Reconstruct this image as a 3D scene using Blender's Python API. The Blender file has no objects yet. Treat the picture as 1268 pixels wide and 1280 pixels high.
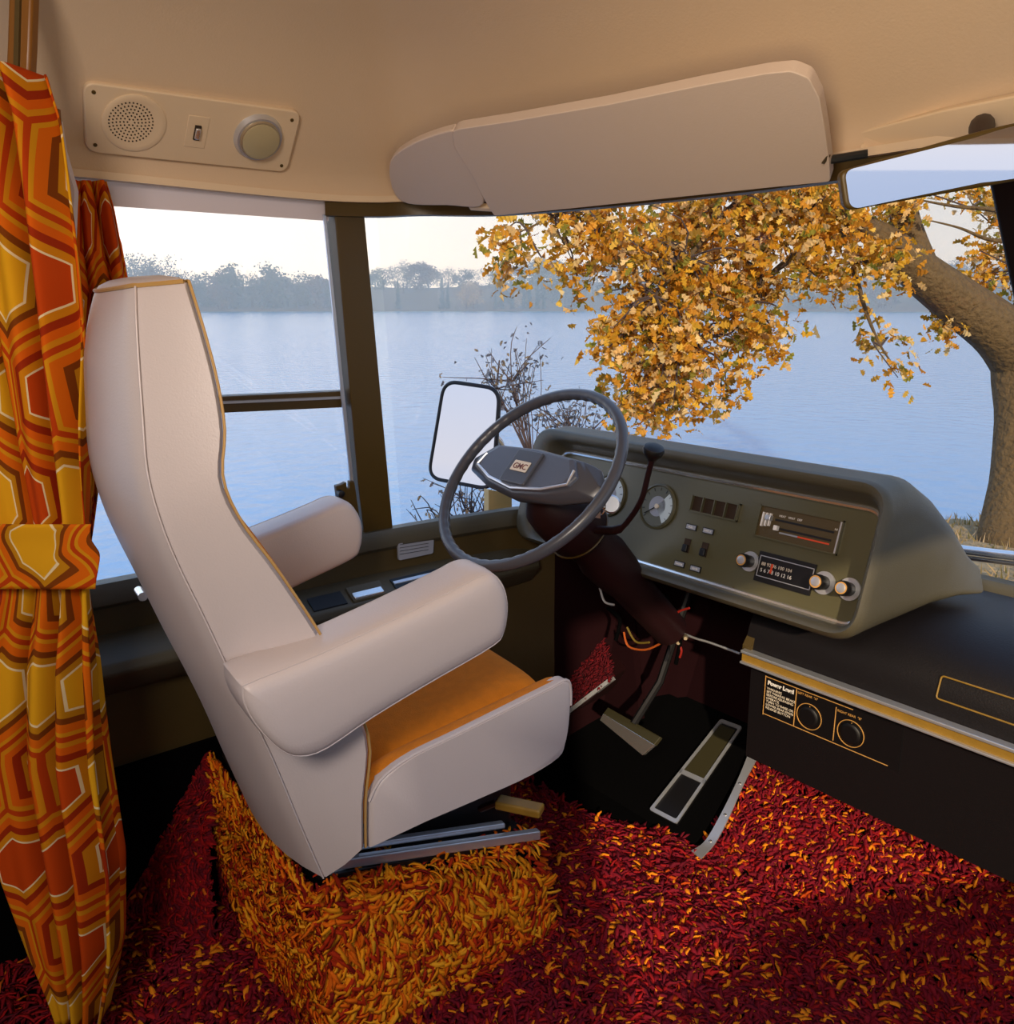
import bpy, bmesh, math, random
import numpy as np
from mathutils import Vector, Matrix
from mathutils.bvhtree import BVHTree
random.seed(7); RNG = np.random.default_rng(7)
SC = bpy.context.scene; COL = SC.collection
V = Vector
# ------------------------------------------------------------------ camera
FPX, CX, CY, HOR = 1050.0, 634.0, 640.0, 382.0
H = 1.28                                   # eye height over the cab floor
pitch = math.atan((CY-HOR)/FPX); yaw = math.radians(50.7)
dh = V((-math.sin(yaw), math.cos(yaw), 0))
FW = V((dh.x*math.cos(pitch), dh.y*math.cos(pitch), -math.sin(pitch)))
UP = V((dh.x*math.sin(pitch), dh.y*math.sin(pitch), math.cos(pitch)))
RT = V((dh.y, -dh.x, 0))
EYE = V((0, 0, H))
cam = bpy.data.cameras.new('camera'); co = bpy.data.objects.new('camera', cam); COL.objects.link(co)
cam.sensor_fit = 'HORIZONTAL'; cam.sensor_width = 36; cam.lens = 36*FPX/1268; cam.clip_start = .01; cam.clip_end = 5000
co.matrix_world = Matrix.Translation(EYE) @ Matrix((RT, UP, -FW)).transposed().to_4x4()
SC.camera = co
def ray(px, py): return FW + RT*((px-CX)/FPX) - UP*((py-CY)/FPX)
def at(px, py, t): return EYE + ray(px, py)*t
def onp(px, py, p, n):
    d = ray(px, py); n = V(n); return EYE + d*((V(p)-EYE).dot(n)/d.dot(n))
def onx(px, py, x): return onp(px, py, (x, 0, 0), (1, 0, 0))
def ony(px, py, y): return onp(px, py, (0, y, 0), (0, 1, 0))
def onz(px, py, z): return onp(px, py, (0, 0, z), (0, 0, 1))
# ------------------------------------------------------------------ materials
def lin(c):
    if isinstance(c, str):
        c = [int(c[i:i+2], 16)/255 for i in (0, 2, 4)]
    return tuple((x/12.92 if x <= .04045 else ((x+.055)/1.055)**2.4) for x in c)+(1,)
def mat(name, c, rough=.6, metal=0, bump=0, bdist=.002, bscale=200, var=0, vscale=20, spec=None, emit=None, estr=0, coat=0):
    m = bpy.data.materials.new(name); m.use_nodes = True; nt = m.node_tree; b = nt.nodes['Principled BSDF']
    b.inputs['Base Color'].default_value = lin(c); b.inputs['Roughness'].default_value = rough; b.inputs['Metallic'].default_value = metal
    if spec is not None: b.inputs['Specular IOR Level'].default_value = spec
    if coat: b.inputs['Coat Weight'].default_value = coat
    if emit: b.inputs['Emission Color'].default_value = lin(emit); b.inputs['Emission Strength'].default_value = estr
    tc = nt.nodes.new('ShaderNodeTexCoord')
    if var:
        n = nt.nodes.new('ShaderNodeTexNoise'); n.inputs['Scale'].default_value = vscale; n.inputs['Detail'].default_value = 4
        nt.links.new(tc.outputs['Object'], n.inputs['Vector'])
        h = nt.nodes.new('ShaderNodeMixRGB'); l = lin(c)
        h.inputs[1].default_value = tuple(x*(1-var) for x in l[:3])+(1,); h.inputs[2].default_value = tuple(min(1, x*(1+var)) for x in l[:3])+(1,)
        nt.links.new(n.outputs['Fac'], h.inputs[0]); nt.links.new(h.outputs[0], b.inputs['Base Color'])
    if bump:
        n = nt.nodes.new('ShaderNodeTexNoise'); n.inputs['Scale'].default_value = bscale; n.inputs['Detail'].default_value = 3
        nt.links.new(tc.outputs['Object'], n.inputs['Vector'])
        bp = nt.nodes.new('ShaderNodeBump'); bp.inputs['Strength'].default_value = bump; bp.inputs['Distance'].default_value = bdist
        nt.links.new(n.outputs['Fac'], bp.inputs['Height']); nt.links.new(bp.outputs[0], b.inputs['Normal'])
    return m
M = {}
M['vinyl_white'] = mat('white_vinyl', 'c0b6b6', .42, bump=.15, bscale=350)
M['piping'] = mat('tan_piping', 'b08a50', .5)
M['orange_cloth'] = mat('orange_cloth', 'cc7806', .95, bump=.6, bscale=500, var=.18, vscale=60)
M['ceiling'] = mat('beige_headliner', 'cdb395', .75, bump=.12, bscale=260)
M['visor'] = mat('pale_visor_vinyl', 'cdb9a8', .6, bump=.1, bscale=300)
M['panel'] = mat('beige_plastic', 'd3bb9c', .5)
M['dark_hole'] = mat('dark_hole', '2a1a0c', .9)
M['olive'] = mat('olive_grey_vinyl', '47391a', .5, bump=.25, bscale=450)
M['pad'] = mat('olive_padding', '484334', .46, bump=.3, bscale=500)
M['plate'] = mat('olive_instrument_plate', '504d38', .3)
M['brown_frame'] = mat('brown_frame', '483608', .45)
M['black'] = mat('black_plastic', '0a090c', .45)
M['blackmat'] = mat('black_rubber', '040405', .95, bump=.3, bscale=100, spec=.05)
M['blackpaint'] = mat('black_vinyl', '100d10', .5, bump=.2, bscale=300, spec=.35)
M['firewall'] = mat('dark_maroon_lining', '1c080c', .9, spec=.08)
M['maroon'] = mat('maroon_plastic', '1e070a', .55, spec=.3)
M['chrome'] = mat('chrome', 'f0eeec', .2, .9)
M['alu'] = mat('aluminium', 'd2d5dc', .36, .75)
M['brushed'] = mat('brushed_lens_ring', 'b8a78c', .35, .7)
M['lens'] = mat('frosted_lamp_lens', 'a89a78', .45)
M['wheel'] = mat('grey_wheel_plastic', '464851', .3)
M['wheelpad'] = mat('blue_grey_wheel_pad', '4e5362', .38, bump=.2, bscale=500)
M['woodtrim'] = mat('gold_wood_trim', '8a6a28', .4, var=.25, vscale=40)
M['treadrubber'] = mat('olive_tread_rubber', '2e2a12', .6)
M['gold'] = mat('gold_line', 'b98a4a', .5)
M['white_ink'] = mat('white_ink', 'e4e0dc', .6)
M['grey_ink'] = mat('grey_label', '8f93a0', .5)
M['red_ink'] = mat('red_ink', 'd0431a', .5)
M['dial'] = mat('pale_dial', 'b9c6cc', .4)
M['darkdial'] = mat('dark_dial', '4c4c3c', .35)
M['mirror'] = mat('mirror_silver', 'dcdfe6', .02, 1)
M['badge'] = mat('cream_badge', 'd8ccba', .5)
M['badge_ink'] = mat('brown_badge_ink', '6d3a30', .5)
M['pale_liner'] = mat('pale_liner', 'cfc6cc', .7)
M['goldpost'] = mat('brown_gold_post', '7a4c10', .4)
M['bark'] = mat('bark', '5e4a2c', .9, bump=1, bdist=.05, bscale=16, var=.5, vscale=18)
M['bank'] = mat('dry_grass_bank', '9a8562', .95, bump=1, bdist=.06, bscale=9, var=.4, vscale=2.5)
M['farland'] = mat('far_meadow', '5c4c3a', .95, var=.4, vscale=.02)
M['twig'] = mat('dark_twig', '4a3c38', .9)
M['wire_red'] = mat('red_wire', '8a2018', .4); M['wire_orange'] = mat('orange_wire', 'a8501c', .4); M['wire_olive'] = mat('olive_wire', '6b5a20', .4)
M['lacquer'] = mat('cream_body_paint', 'd9b878', .35)
def attr_mat(name, rough=.8, trans=0, sheen=0):
    m = bpy.data.materials.new(name); m.use_nodes = True; nt = m.node_tree; b = nt.nodes['Principled BSDF']
    a = nt.nodes.new('ShaderNodeVertexColor'); a.layer_name = 'Col'
    nt.links.new(a.outputs[0], b.inputs['Base Color']); b.inputs['Roughness'].default_value = rough
    b.inputs['Specular IOR Level'].default_value = .2
    if trans:
        tr = nt.nodes.new('ShaderNodeBsdfTranslucent'); nt.links.new(a.outputs[0], tr.inputs[0])
        mx = nt.nodes.new('ShaderNodeMixShader'); mx.inputs[0].default_value = trans
        nt.links.new(b.outputs[0], mx.inputs[1]); nt.links.new(tr.outputs[0], mx.inputs[2])
        nt.links.new(mx.outputs[0], nt.nodes['Material Output'].inputs[0])
    return m
M['yarn'] = attr_mat('shag_yarn', .85)
M['leaf'] = attr_mat('autumn_leaf', .6, .4)
M['farleaf'] = attr_mat('far_leaf', .9, .2)
def glass_mat():
    m = bpy.data.materials.new('window_glass'); m.use_nodes = True; nt = m.node_tree; nt.nodes.remove(nt.nodes['Principled BSDF'])
    t = nt.nodes.new('ShaderNodeBsdfTransparent'); t.inputs[0].default_value = (.97, .98, 1, 1)
    g = nt.nodes.new('ShaderNodeBsdfGlossy'); g.inputs['Roughness'].default_value = .02
    mx = nt.nodes.new('ShaderNodeMixShader'); mx.inputs[0].default_value = .03
    nt.links.new(t.outputs[0], mx.inputs[1]); nt.links.new(g.outputs[0], mx.inputs[2]); nt.links.new(mx.outputs[0], nt.nodes['Material Output'].inputs[0])
    return m
M['glass'] = glass_mat()
def water_mat():
    m = mat('lake_water', '6f9ac2', .18); nt = m.node_tree; b = nt.nodes['Principled BSDF']
    b.inputs['IOR'].default_value = 1.33
    tc = nt.nodes.new('ShaderNodeTexCoord'); mp = nt.nodes.new('ShaderNodeMapping'); mp.inputs['Scale'].default_value = (1.2, 1.2, 1)
    n = nt.nodes.new('ShaderNodeTexNoise'); n.inputs['Scale'].default_value = 1.5; n.inputs['Detail'].default_value = 5
    bp = nt.nodes.new('ShaderNodeBump'); bp.inputs['Strength'].default_value = .35; bp.inputs['Distance'].default_value = .12
    nt.links.new(tc.outputs['Object'], mp.inputs[0]); nt.links.new(mp.outputs[0], n.inputs['Vector']); nt.links.new(n.outputs['Fac'], bp.inputs['Height']); nt.links.new(bp.outputs[0], b.inputs['Normal'])
    return m
M['water'] = water_mat()
def hex_mat(thr=.55, name='hexagon_print_cotton'):
    """printed cotton: a honeycomb of hexagons ringed in white, gold, orange and rust"""
    m = bpy.data.materials.new(name); m.use_nodes = True; nt = m.node_tree; N = nt.nodes.new; L = nt.links.new
    b = nt.nodes['Principled BSDF']; b.inputs['Roughness'].default_value = .85; b.inputs['Specular IOR Level'].default_value = .15
    uv = N('ShaderNodeUVMap'); uv.uv_map = 'UVMap'
    def vm(op, a, c=None):
        n = N('ShaderNodeVectorMath'); n.operation = op
        for i, x in enumerate((a, c)):
            if x is None: continue
            if isinstance(x, tuple): n.inputs[i].default_value = x
            else: L(x, n.inputs[i])
        return n
    def ma(op, a, c=None):
        n = N('ShaderNodeMath'); n.operation = op
        for i, x in enumerate((a, c)):
            if x is None: continue
            if isinstance(x, (int, float)): n.inputs[i].default_value = x
            else: L(x, n.inputs[i])
        return n.outputs[0]
    S3 = 1.7320508
    p = uv.outputs[0]
    r = (1.0, S3, 1.0); h = (.5, S3/2, 0.0)
    def wrapmod(x):
        w = N('ShaderNodeVectorMath'); w.operation = 'WRAP'; L(x, w.inputs[0]); w.inputs[1].default_value = r; w.inputs[2].default_value = (0, 0, 0); return w.outputs[0]
    a = vm('SUBTRACT', wrapmod(p), h).outputs[0]
    c = vm('SUBTRACT', wrapmod(vm('SUBTRACT', p, h).outputs[0]), h).outputs[0]
    flat = (1, 1, 0)
    a = vm('MULTIPLY', a, flat).outputs[0]; c = vm('MULTIPLY', c, flat).outputs[0]
    la = vm('LENGTH', a).outputs['Value']; lc = vm('LENGTH', c).outputs['Value']
    sel = ma('LESS_THAN', lc, la)
    mx = N('ShaderNodeMix'); mx.data_type = 'VECTOR'; L(sel, mx.inputs[0]); L(a, mx.inputs[4]); L(c, mx.inputs[5]); g = mx.outputs[1]
    ag = vm('ABSOLUTE', g).outputs[0]
    dt = vm('DOT_PRODUCT', ag, (.5, S3/2, 0)).outputs['Value']
    sp = N('ShaderNodeSeparateXYZ'); L(ag, sp.inputs[0])
    hd = ma('MAXIMUM', dt, sp.outputs[0])
    idv = vm('SUBTRACT', vm('MULTIPLY', p, flat).outputs[0], g).outputs[0]
    idv = vm('SNAP', vm('ADD', idv, (.05, .05, 0)).outputs[0], (.25, .25, 1)).outputs[0]
    wn = N('ShaderNodeTexWhiteNoise'); wn.noise_dimensions = '2D'; L(idv, wn.inputs['Vector'])
    def ramp(stops):
        rr = N('ShaderNodeValToRGB'); rr.color_ramp.interpolation = 'CONSTANT'; els = rr.color_ramp.elements
        els[0].position = 0; els[0].color = lin(stops[0][1]); els[1].position = stops[1][0]; els[1].color = lin(stops[1][1])
        for q, cc in stops[2:]:
            e = els.new(q); e.color = lin(cc)
        L(hd, rr.inputs[0]); return rr.outputs[0]
    A = ramp([(0, 'e8ac1c'), (.245, 'f3dfb0'), (.262, 'c98a14'), (.32, '84400c'), (.37, 'e06c0c'), (.44, 'dc9614'), (.475, 'c2420a')])
    B = ramp([(0, 'c8480c'), (.235, 'f3dfb0'), (.252, 'd98a10'), (.31, 'a5300a'), (.37, 'e0640c'), (.43, 'd98c12'), (.475, 'c2420a')])
    sel2 = ma('GREATER_THAN', wn.outputs['Value'], thr)
    m2 = N('ShaderNodeMixRGB'); L(sel2, m2.inputs[0]); L(A, m2.inputs[1]); L(B, m2.inputs[2])
    L(m2.outputs[0], b.inputs['Base Color'])
    tr = N('ShaderNodeBsdfTranslucent'); L(m2.outputs[0], tr.inputs[0])
    ms = N('ShaderNodeMixShader'); ms.inputs[0].default_value = .25; L(b.outputs[0], ms.inputs[1]); L(tr.outputs[0], ms.inputs[2]); L(ms.outputs[0], nt.nodes['Material Output'].inputs[0])
    return m
M['hex'] = hex_mat(); M['hextie'] = hex_mat(2, 'gold_hexagon_print_cotton')
# ------------------------------------------------------------------ mesh helpers
ORG = {}
def empty(name, loc, label, cat, group=None):
    o = bpy.data.objects.new(name, None); o.empty_display_size = .05; COL.objects.link(o); o.location = loc
    o['label'] = label; o['category'] = cat
    if group: o['group'] = group
    ORG[o.name] = V(loc); return o
def tag(o, label, cat, group=None, kind=None):
    o['label'] = label; o['category'] = cat
    if group: o['group'] = group
    if kind: o['kind'] = kind
    return o
def struct(o, label=None):
    o['kind'] = 'structure'
    if label: o['label'] = label
    return o
def mk(name, verts, faces, m, parent=None, smooth=True, bevel=0, bseg=3, sub=0, origin=None, cols=None, uvs=None, angle=40):
    verts = [V(v) for v in verts]
    if parent is not None: org = ORG[parent.name]
    else:
        if origin is None:
            lo = V([min(v[i] for v in verts) for i in range(3)]); hi = V([max(v[i] for v in verts) for i in range(3)])
            origin = V(((lo.x+hi.x)/2, (lo.y+hi.y)/2, lo.z))
        org = V(origin)
    me = bpy.data.meshes.new(name); me.from_pydata([tuple(v-org) for v in verts], [], faces); me.materials.append(m if not isinstance(m, str) else M[m])
    bm = bmesh.new(); bm.from_mesh(me); bmesh.ops.remove_doubles(bm, verts=bm.verts, dist=1e-6); bmesh.ops.recalc_face_normals(bm, faces=bm.faces); bm.to_mesh(me); bm.free()
    me.update()
    if smooth:
        me.polygons.foreach_set('use_smooth', [True]*len(me.polygons))
    o = bpy.data.objects.new(name, me); COL.objects.link(o)
    if parent is not None: o.parent = parent
    else: o.location = org
    ORG[o.name] = org
    if bevel:
        b = o.modifiers.new('bevel', 'BEVEL'); b.width = bevel; b.segments = bseg; b.limit_method = 'ANGLE'; b.angle_limit = math.radians(35)
        b.harden_normals = False
    if sub:
        s = o.modifiers.new('sub', 'SUBSURF'); s.levels = sub; s.render_levels = sub
    if smooth and not sub:
        try: me.set_sharp_from_angle(angle=math.radians(angle if not bevel else 50))
        except Exception: pass
    return o
class MB:
    def __init__(s): s.v = []; s.f = []
    def add(s, vs, fs):
        k = len(s.v); s.v += [V(v) for v in vs]; s.f += [tuple(i+k for i in f) for f in fs]; return s
    def prism(s, pts, vec):
        n = len(pts); vec = V(vec); pts = [V(p) for p in pts]
        return s.add(pts+[p+vec for p in pts], [tuple(range(n))[::-1], tuple(range(n, 2*n))]+[(i, (i+1) % n, n+(i+1) % n, n+i) for i in range(n)])
    def box(s, lo, hi):
        x0, y0, z0 = lo; x1, y1, z1 = hi
        return s.prism([(x0, y0, z0), (x1, y0, z0), (x1, y1, z0), (x0, y1, z0)], (0, 0, z1-z0))
    def obox(s, c, ex, ey, ez, w, d, h):
        c = V(c); a = V(ex)*w/2; b = V(ey)*d/2; e = V(ez)*h/2
        return s.prism([c-a-b-e, c+a-b-e, c+a+b-e, c-a+b-e], e*2)
    def tube(s, pts, r, n=10, cap=True, closed=False):
        pts = [V(p) for p in pts]; m = len(pts)
        rr = r if isinstance(r, (list, tuple)) else [r]*m
        tans = []
        for i in range(m):
            if closed: t = pts[(i+1) % m]-pts[i-1]
            else: t = pts[min(i+1, m-1)]-pts[max(i-1, 0)]
            tans.append(t.normalized())
        up = V((0, 0, 1)) if abs(tans[0].z) < .9 else V((1, 0, 0))
        a = tans[0].cross(up).normalized(); vs = []
        for i in range(m):
            a = (a - tans[i]*a.dot(tans[i])).normalized(); b = tans[i].cross(a)
            for j in range(n):
                th = 2*math.pi*j/n; vs.append(pts[i]+(a*math.cos(th)+b*math.sin(th))*rr[i])
        fs = []
        for i in range(m if closed else m-1):
            i2 = (i+1) % m
            for j in range(n): fs.append((i*n+j, i*n+(j+1) % n, i2*n+(j+1) % n, i2*n+j))
        if cap and not closed: fs += [tuple(range(n))[::-1], tuple((m-1)*n+j for j in range(n))]
        return s.add(vs, fs)
    def lathe(s, c, axis, prof, n=32, ref=None):
        """prof: (radius, height along axis)"""
        c = V(c); ax = V(axis).normalized(); up = V(ref) if ref else (V((0, 0, 1)) if abs(ax.z) < .9 else V((1, 0, 0)))
        a = ax.cross(up).normalized(); b = ax.cross(a); vs = []; fs = []
        for r, h in prof:
            for j in range(n):
                th = 2*math.pi*j/n; vs.append(c+ax*h+(a*math.cos(th)+b*math.sin(th))*max(r, 1e-4))
        for i in range(len(prof)-1):
            for j in range(n): fs.append((i*n+j, i*n+(j+1) % n, (i+1)*n+(j+1) % n, (i+1)*n+j))
        fs += [tuple(range(n))[::-1], tuple((len(prof)-1)*n+j for j in range(n))]
        return s.add(vs, fs)
    def loft(s, rings, closed=True, caps=True):
        n = len(rings[0]); vs = [p for r in rings for p in r]; fs = []
        for i in range(len(rings)-1):
            for j in range(n if closed else n-1): fs.append((i*n+j, i*n+(j+1) % n, (i+1)*n+(j+1) % n, (i+1)*n+j))
        if caps and closed: fs += [tuple(range(n))[::-1], tuple((len(rings)-1)*n+j for j in range(n))]
        return s.add(vs, fs)
    def build(s, name, m, parent=None, **k): return mk(name, s.v, s.f, m, parent, **k)
def spline(pts, n, closed=False):
    """Catmull-Rom through the points, n samples"""
    P = [V(p) for p in pts]; m = len(P); out = []; segs = m if closed else m-1
    for i in range(n):
        u = i/(n if closed else n-1)*segs; k = min(int(u), segs-1); f = u-k
        g = (lambda j: P[j % m]) if closed else (lambda j: P[max(0, min(m-1, j))])
        a, b, c, d = g(k-1), g(k), g(k+1), g(k+2)
        out.append(.5*((2*b)+(c-a)*f+(2*a-5*b+4*c-d)*f*f+(3*b-a-3*c+d)*f**3))
    return out
def rounded(pts, r, seg=6):
    """3d polygon with rounded corners; r is a number or a list per corner"""
    P = [V(p) for p in pts]; n = len(P); out = []
    for i in range(n):
        ri = r[i] if isinstance(r, (list, tuple)) else r
        a, b, c = P[i-1], P[i], P[(i+1) % n]; d1 = (a-b); d2 = (c-b); l = min(ri, d1.length*.48, d2.length*.48)
        p, q = b+d1.normalized()*l, b+d2.normalized()*l
        for k in range(seg+1):
            t = k/seg; out.append(p*(1-t)**2+b*2*t*(1-t)+q*t*t)
    return out
def text(name, body, size, pos, ex, ez, m, parent, ext=.0006, align='LEFT', bold=0):
    """lettering lying in the plane ex (right), ez (up)"""
    cu = bpy.data.curves.new(name, 'FONT'); cu.body = body; cu.size = size; cu.extrude = ext; cu.align_x = align; cu.offset = bold
    tmp = bpy.data.objects.new('tmp', cu); COL.objects.link(tmp); bpy.context.view_layer.update()
    me = bpy.data.meshes.new_from_object(tmp.evaluated_get(bpy.context.evaluated_depsgraph_get())); bpy.data.objects.remove(tmp)
    me.materials.clear(); me.materials.append(M[m]); me.name = name
    o = bpy.data.objects.new(name, me); COL.objects.link(o)
    ex = V(ex).normalized(); ez = (V(ez)-ex*V(ez).dot(ex)).normalized(); nn = ex.cross(ez)
    org = ORG[parent.name]; o.parent = parent
    o.matrix_local = Matrix.Translation(V(pos)-org) @ Matrix((ex, ez, nn)).transposed().to_4x4()
    ORG[o.name] = V(pos); return o
# ================================================================== THE CAB SHELL
FLOOR = 0.0; XM = -.47                                   # centre line of the cab
SILL = H-.522
def WX(z): return -1.66+.08*(z-SILL)/.74                 # the driver's wall leans in
WP = V((-1.66, 0, SILL)); WN = V((1, 0, -.08/.74)).normalized()
def onw(px, py, off=0): return onp(px, py, WP+WN*off, WN)
TOP = [(-1.58, -1.6, .18), (-1.58, -.5, .18), (-1.58, .3, .18), (-1.58, .75, .175), (-1.575, .92, .178), (-1.545, 1.035, .186), (-1.40, 1.117, .18), (-1.15, 1.17, .178), (-.9, 1.21, .18), (-.7, 1.235, .185), (-.47, 1.25, .19)]
BOT = [(-1.66, -1.6, -.522), (-1.66, -.5, -.522), (-1.66, .3, -.522), (-1.66, .8, -.522), (-1.66, 1.0, -.522), (-1.645, 1.2, -.522), (-1.60, 1.42, -.522), (-1.45, 1.66, -.535), (-1.15, 1.82, -.565), (-.8, 1.9, -.585), (-.47, 1.92, -.59)]
def full(c):
    c = [V((x, y, z+H)) for x, y, z in c]
    return c+[V((2*XM-p.x, p.y, p.z)) for p in reversed(c[:-1])]
topc = spline(full(TOP), 121); botc = spline(full(BOT), 121)
# ceiling: a cove that climbs from the window header to the middle of the roof
prof = [(0, 0), (.004, .02), (.02, .045), (.055, .08), (.10, .122), (.16, .175), (.24, .225), (.36, .27), (.55, .31), (.8, .34), (1.2, .36)]
ctr = []
rows = []
head = [p+V((0, 0, .030)) for p in topc]
for p in head:
    c = V((XM, min(p.y, .1), p.z)); ctr.append(c)
for k in range(26):
    row = []
    for p, c in zip(head, ctr):
        D = (c-p).length; s = (k/25)**1.6*D
        z = np.interp(s, [a for a, _ in prof], [b for _, b in prof])
        q = p+(c-p)*(s/D); q.z = p.z+float(z); row.append(q)
    rows.append(row)
cb = MB().loft(rows, closed=False, caps=False)
CEILV, CEILF = list(cb.v), list(cb.f)
thick = [[q+V((0, 0, .05)) for q in r] for r in rows]
cb.loft(thick, closed=False, caps=False)
ceil = struct(cb.build('ceiling', 'ceiling'))
CB = BVHTree.FromPolygons([tuple(v) for v in CEILV], CEILF)
def onceil(px, py, off=0):
    d = ray(px, py).normalized(); h = CB.ray_cast(EYE, d)
    n = h[1] if h[1].dot(d) < 0 else -h[1]
    return h[0]+n*off, n
# header rail above glass, all around: dark inside, pale lip over it
def band(name, curve_a, curve_b, m, inward, thick_, i0=0, i1=None):
    """strip between two curves with thickness towards the cab"""
    i1 = i1 or len(curve_a); rings = []
    for i in range(i0, i1):
        a, b = curve_a[i], curve_b[i]; c = V((XM, min(a.y, .1), a.z)); n = (c-a); n.z = 0; n.normalize()
        o = n*inward; t = n*thick_
        rings.append([a+o, b+o, b+o+t, a+o+t])
    return MB().loft(rings).build(name, m)
hd2 = [p+V((0, 0, .036)) for p in topc]
def gidx(curve, y): return min(range(60), key=lambda i: abs(curve[i].y-y))
gy = gidx(topc, .82)
lip = [p+V((0, 0, .024)) for p in topc]
struct(band('trim_1', hd2, lip, M['panel'], -.01, .022))
struct(band('trim_2', lip, [p+V((0, 0, -.002)) for p in topc], M['brown_frame'], -.03, .028, gy, 121-gy))
# walls below the sill
zs = SILL
wall = MB()
lowp = []
for p in botc: lowp.append(p)
idx = [i for i in range(121)]
rings = []
for i, p in enumerate(botc):
    c = V((XM, min(p.y, .1), p.z)); n = (c-p); n.z = 0; n.normalize()
    rings.append([p+n*0.0, p+V((0, 0, -.30))-n*.01, V((p.x, p.y, 0))-n*.06, V((p.x, p.y, 0))-n*.12, p-n*.06])
gl = gidx(botc, 1.45)
def wallpart(name, i0, i1, m='olive'):
    return struct(MB().loft(rings[i0:i1]).build(name, m))
# near-black layer over the lower half of the walls
li_ = [[r_[1]+(r_[2]-r_[1])*.18+V((0, 0, 0)), r_[2]] for r_ in rings]
struct(MB().loft([[a_+V((.012 if a_.x < XM else -.012, -.0, 0)), b_+V((.012 if a_.x < XM else -.012, 0, 0)), b_, a_] for a_, b_ in li_[:gidx(botc, 1.3)]]).build('wall_lining', 'blackmat', smooth=False))
wallpart('wall_left', 0, gl+1); wallpart('wall_front', gl, 121-gl, 'firewall'); wallpart('wall_right', 120-gl, 121)
# sill rail on top
def sillrail(name, i0, i1, m):
    r = []
    for i in range(i0, i1):
        p = botc[i]; c = V((XM, min(p.y, .1), p.z)); n = (c-p); n.z = 0; n.normalize()
        r.append([p-n*.06+V((0, 0, -.002)), p-n*.02+V((0, 0, .012)), p+n*.006+V((0, 0, .010)), p+n*.016+V((0, 0, -.002)), p+n*.016+V((0, 0, -.03)), p+n*.004+V((0, 0, -.04)), p-n*.06+V((0, 0, -.04))])
    return struct(MB().loft(r).build(name, m))
sillrail('trim_3', 0, 121-gl, 'pad'); 
# rear wall and passenger upper wall (behind the camera, closing the cab)
rearY = -1.6
struct(MB().box((-1.80, rearY-.05, 0), (.86, rearY, 1.95)).build('wall_back', 'ceiling', smooth=False))
# upper side wall left, rear of the window (behind curtain) y<.12
def upperwall(name, side, y0, y1):
    s = 1 if side < 0 else -1
    xb = -1.66; xt = -1.58
    if side > 0: xb = 2*XM-xb; xt = 2*XM-xt
    pts = [V((xb, y0, SILL)), V((xb, y1, SILL)), V((xt, y1, H+.27)), V((xt, y0, H+.27))]
    return struct(MB().prism(pts, (-s*.05, 0, 0)).build(name, 'ceiling', smooth=False))
upperwall('wall_left_rear', -1, -1.6, -.55); upperwall('wall_right_rear', 1, -1.6, -.35)
# floor
YK, SL, YE = 1.47, .72, 1.765
zE = (YE-YK)*SL
fl = MB().prism([(-1.82, -1.6, 0), (-1.82, YK, 0), (-1.82, YE, zE), (-1.82, 2.0, zE), (-1.82, 2.0, -.06), (-1.82, -1.6, -.06)], (2.7, 0, 0))
struct(fl.build('floor', 'blackmat', smooth=False))
struct(MB().box((-1.8, YE, zE-.02), (.86, YE+.02, SILL-.09)).build('wall_firewall', 'firewall', smooth=False))
# ---- window frames on the driver's side
def wslab(name, pix, m, off, th, parent=None, **k):
    pts = [onw(x, y, off) for x, y in pix]
    return MB().prism(pts, WN*th).build(name, m, parent, smooth=False, **k)
g1 = wslab('window_1', [(60, 238), (408, 268), (426, 489), (60, 512)], M['glass'], -.03, .004); struct(g1)
g2 = wslab('window_2', [(60, 515), (428, 505), (450, 676), (60, 740)], M['glass'], -.03, .004); struct(g2)
wslab('trim_4', [(404, 250), (441, 253), (481, 672), (446, 680), (436, 600)], 'brown_frame', -.05, .045, bevel=.003); struct(bpy.data.objects['trim_4'])
wslab('trim_5', [(40, 503), (425, 487), (426, 497), (427, 507), (40, 524)], 'brown_frame', -.04, .02, bevel=.002); struct(bpy.data.objects['trim_5'])
wslab('trim_6', [(40, 511), (427, 495), (427, 498), (40, 514)], 'alu', -.021, .006); struct(bpy.data.objects['trim_6'])
wslab('trim_7', [(403, 268), (406, 268), (449, 676), (445, 676), (426, 497)], 'alu', -.012, .004); struct(bpy.data.objects['trim_7'])
# pale trim band at the head of the sliding window
wslab('trim_8', [(60, 214), (407, 244), (408, 276), (130, 257), (60, 252)], 'pale_liner', -.028, .01); struct(bpy.data.objects['trim_8'])
wslab('trim_9', [(478, 669), (660, 640), (660, 650), (478, 676)], 'pad', -.03, .02); struct(bpy.data.objects['trim_9'])
# windscreen glass: ruled between header and sill
def glassgrid(name, i0, i1):
    r = []
    for i in range(i0, i1):
        a, b = topc[i], botc[i]; r.append([a+(b-a)*(k/6)+V((0, 0, 0)) for k in range(7)])
    r2 = [[p+V((-.003, .003, 0)) for p in q] for q in r]
    m = MB(); m.loft(r, closed=False, caps=False); m.loft(r2, closed=False, caps=False)
    return struct(m.build(name, M['glass']))
gj = gidx(topc, .95)
glassgrid('window_3', gj, 60); glassgrid('window_4', 60, 121-gj)
# centre post of the windscreen
a, b = topc[60], botc[60]
struct(MB().prism([a+V((-.040, 0, 0)), a+V((.04, 0, 0)), b+V((.03, 0, 0)), b+V((-.03, 0, 0))], (0, -.035, -.01)).build('trim_10', 'black', bevel=.006))
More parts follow.
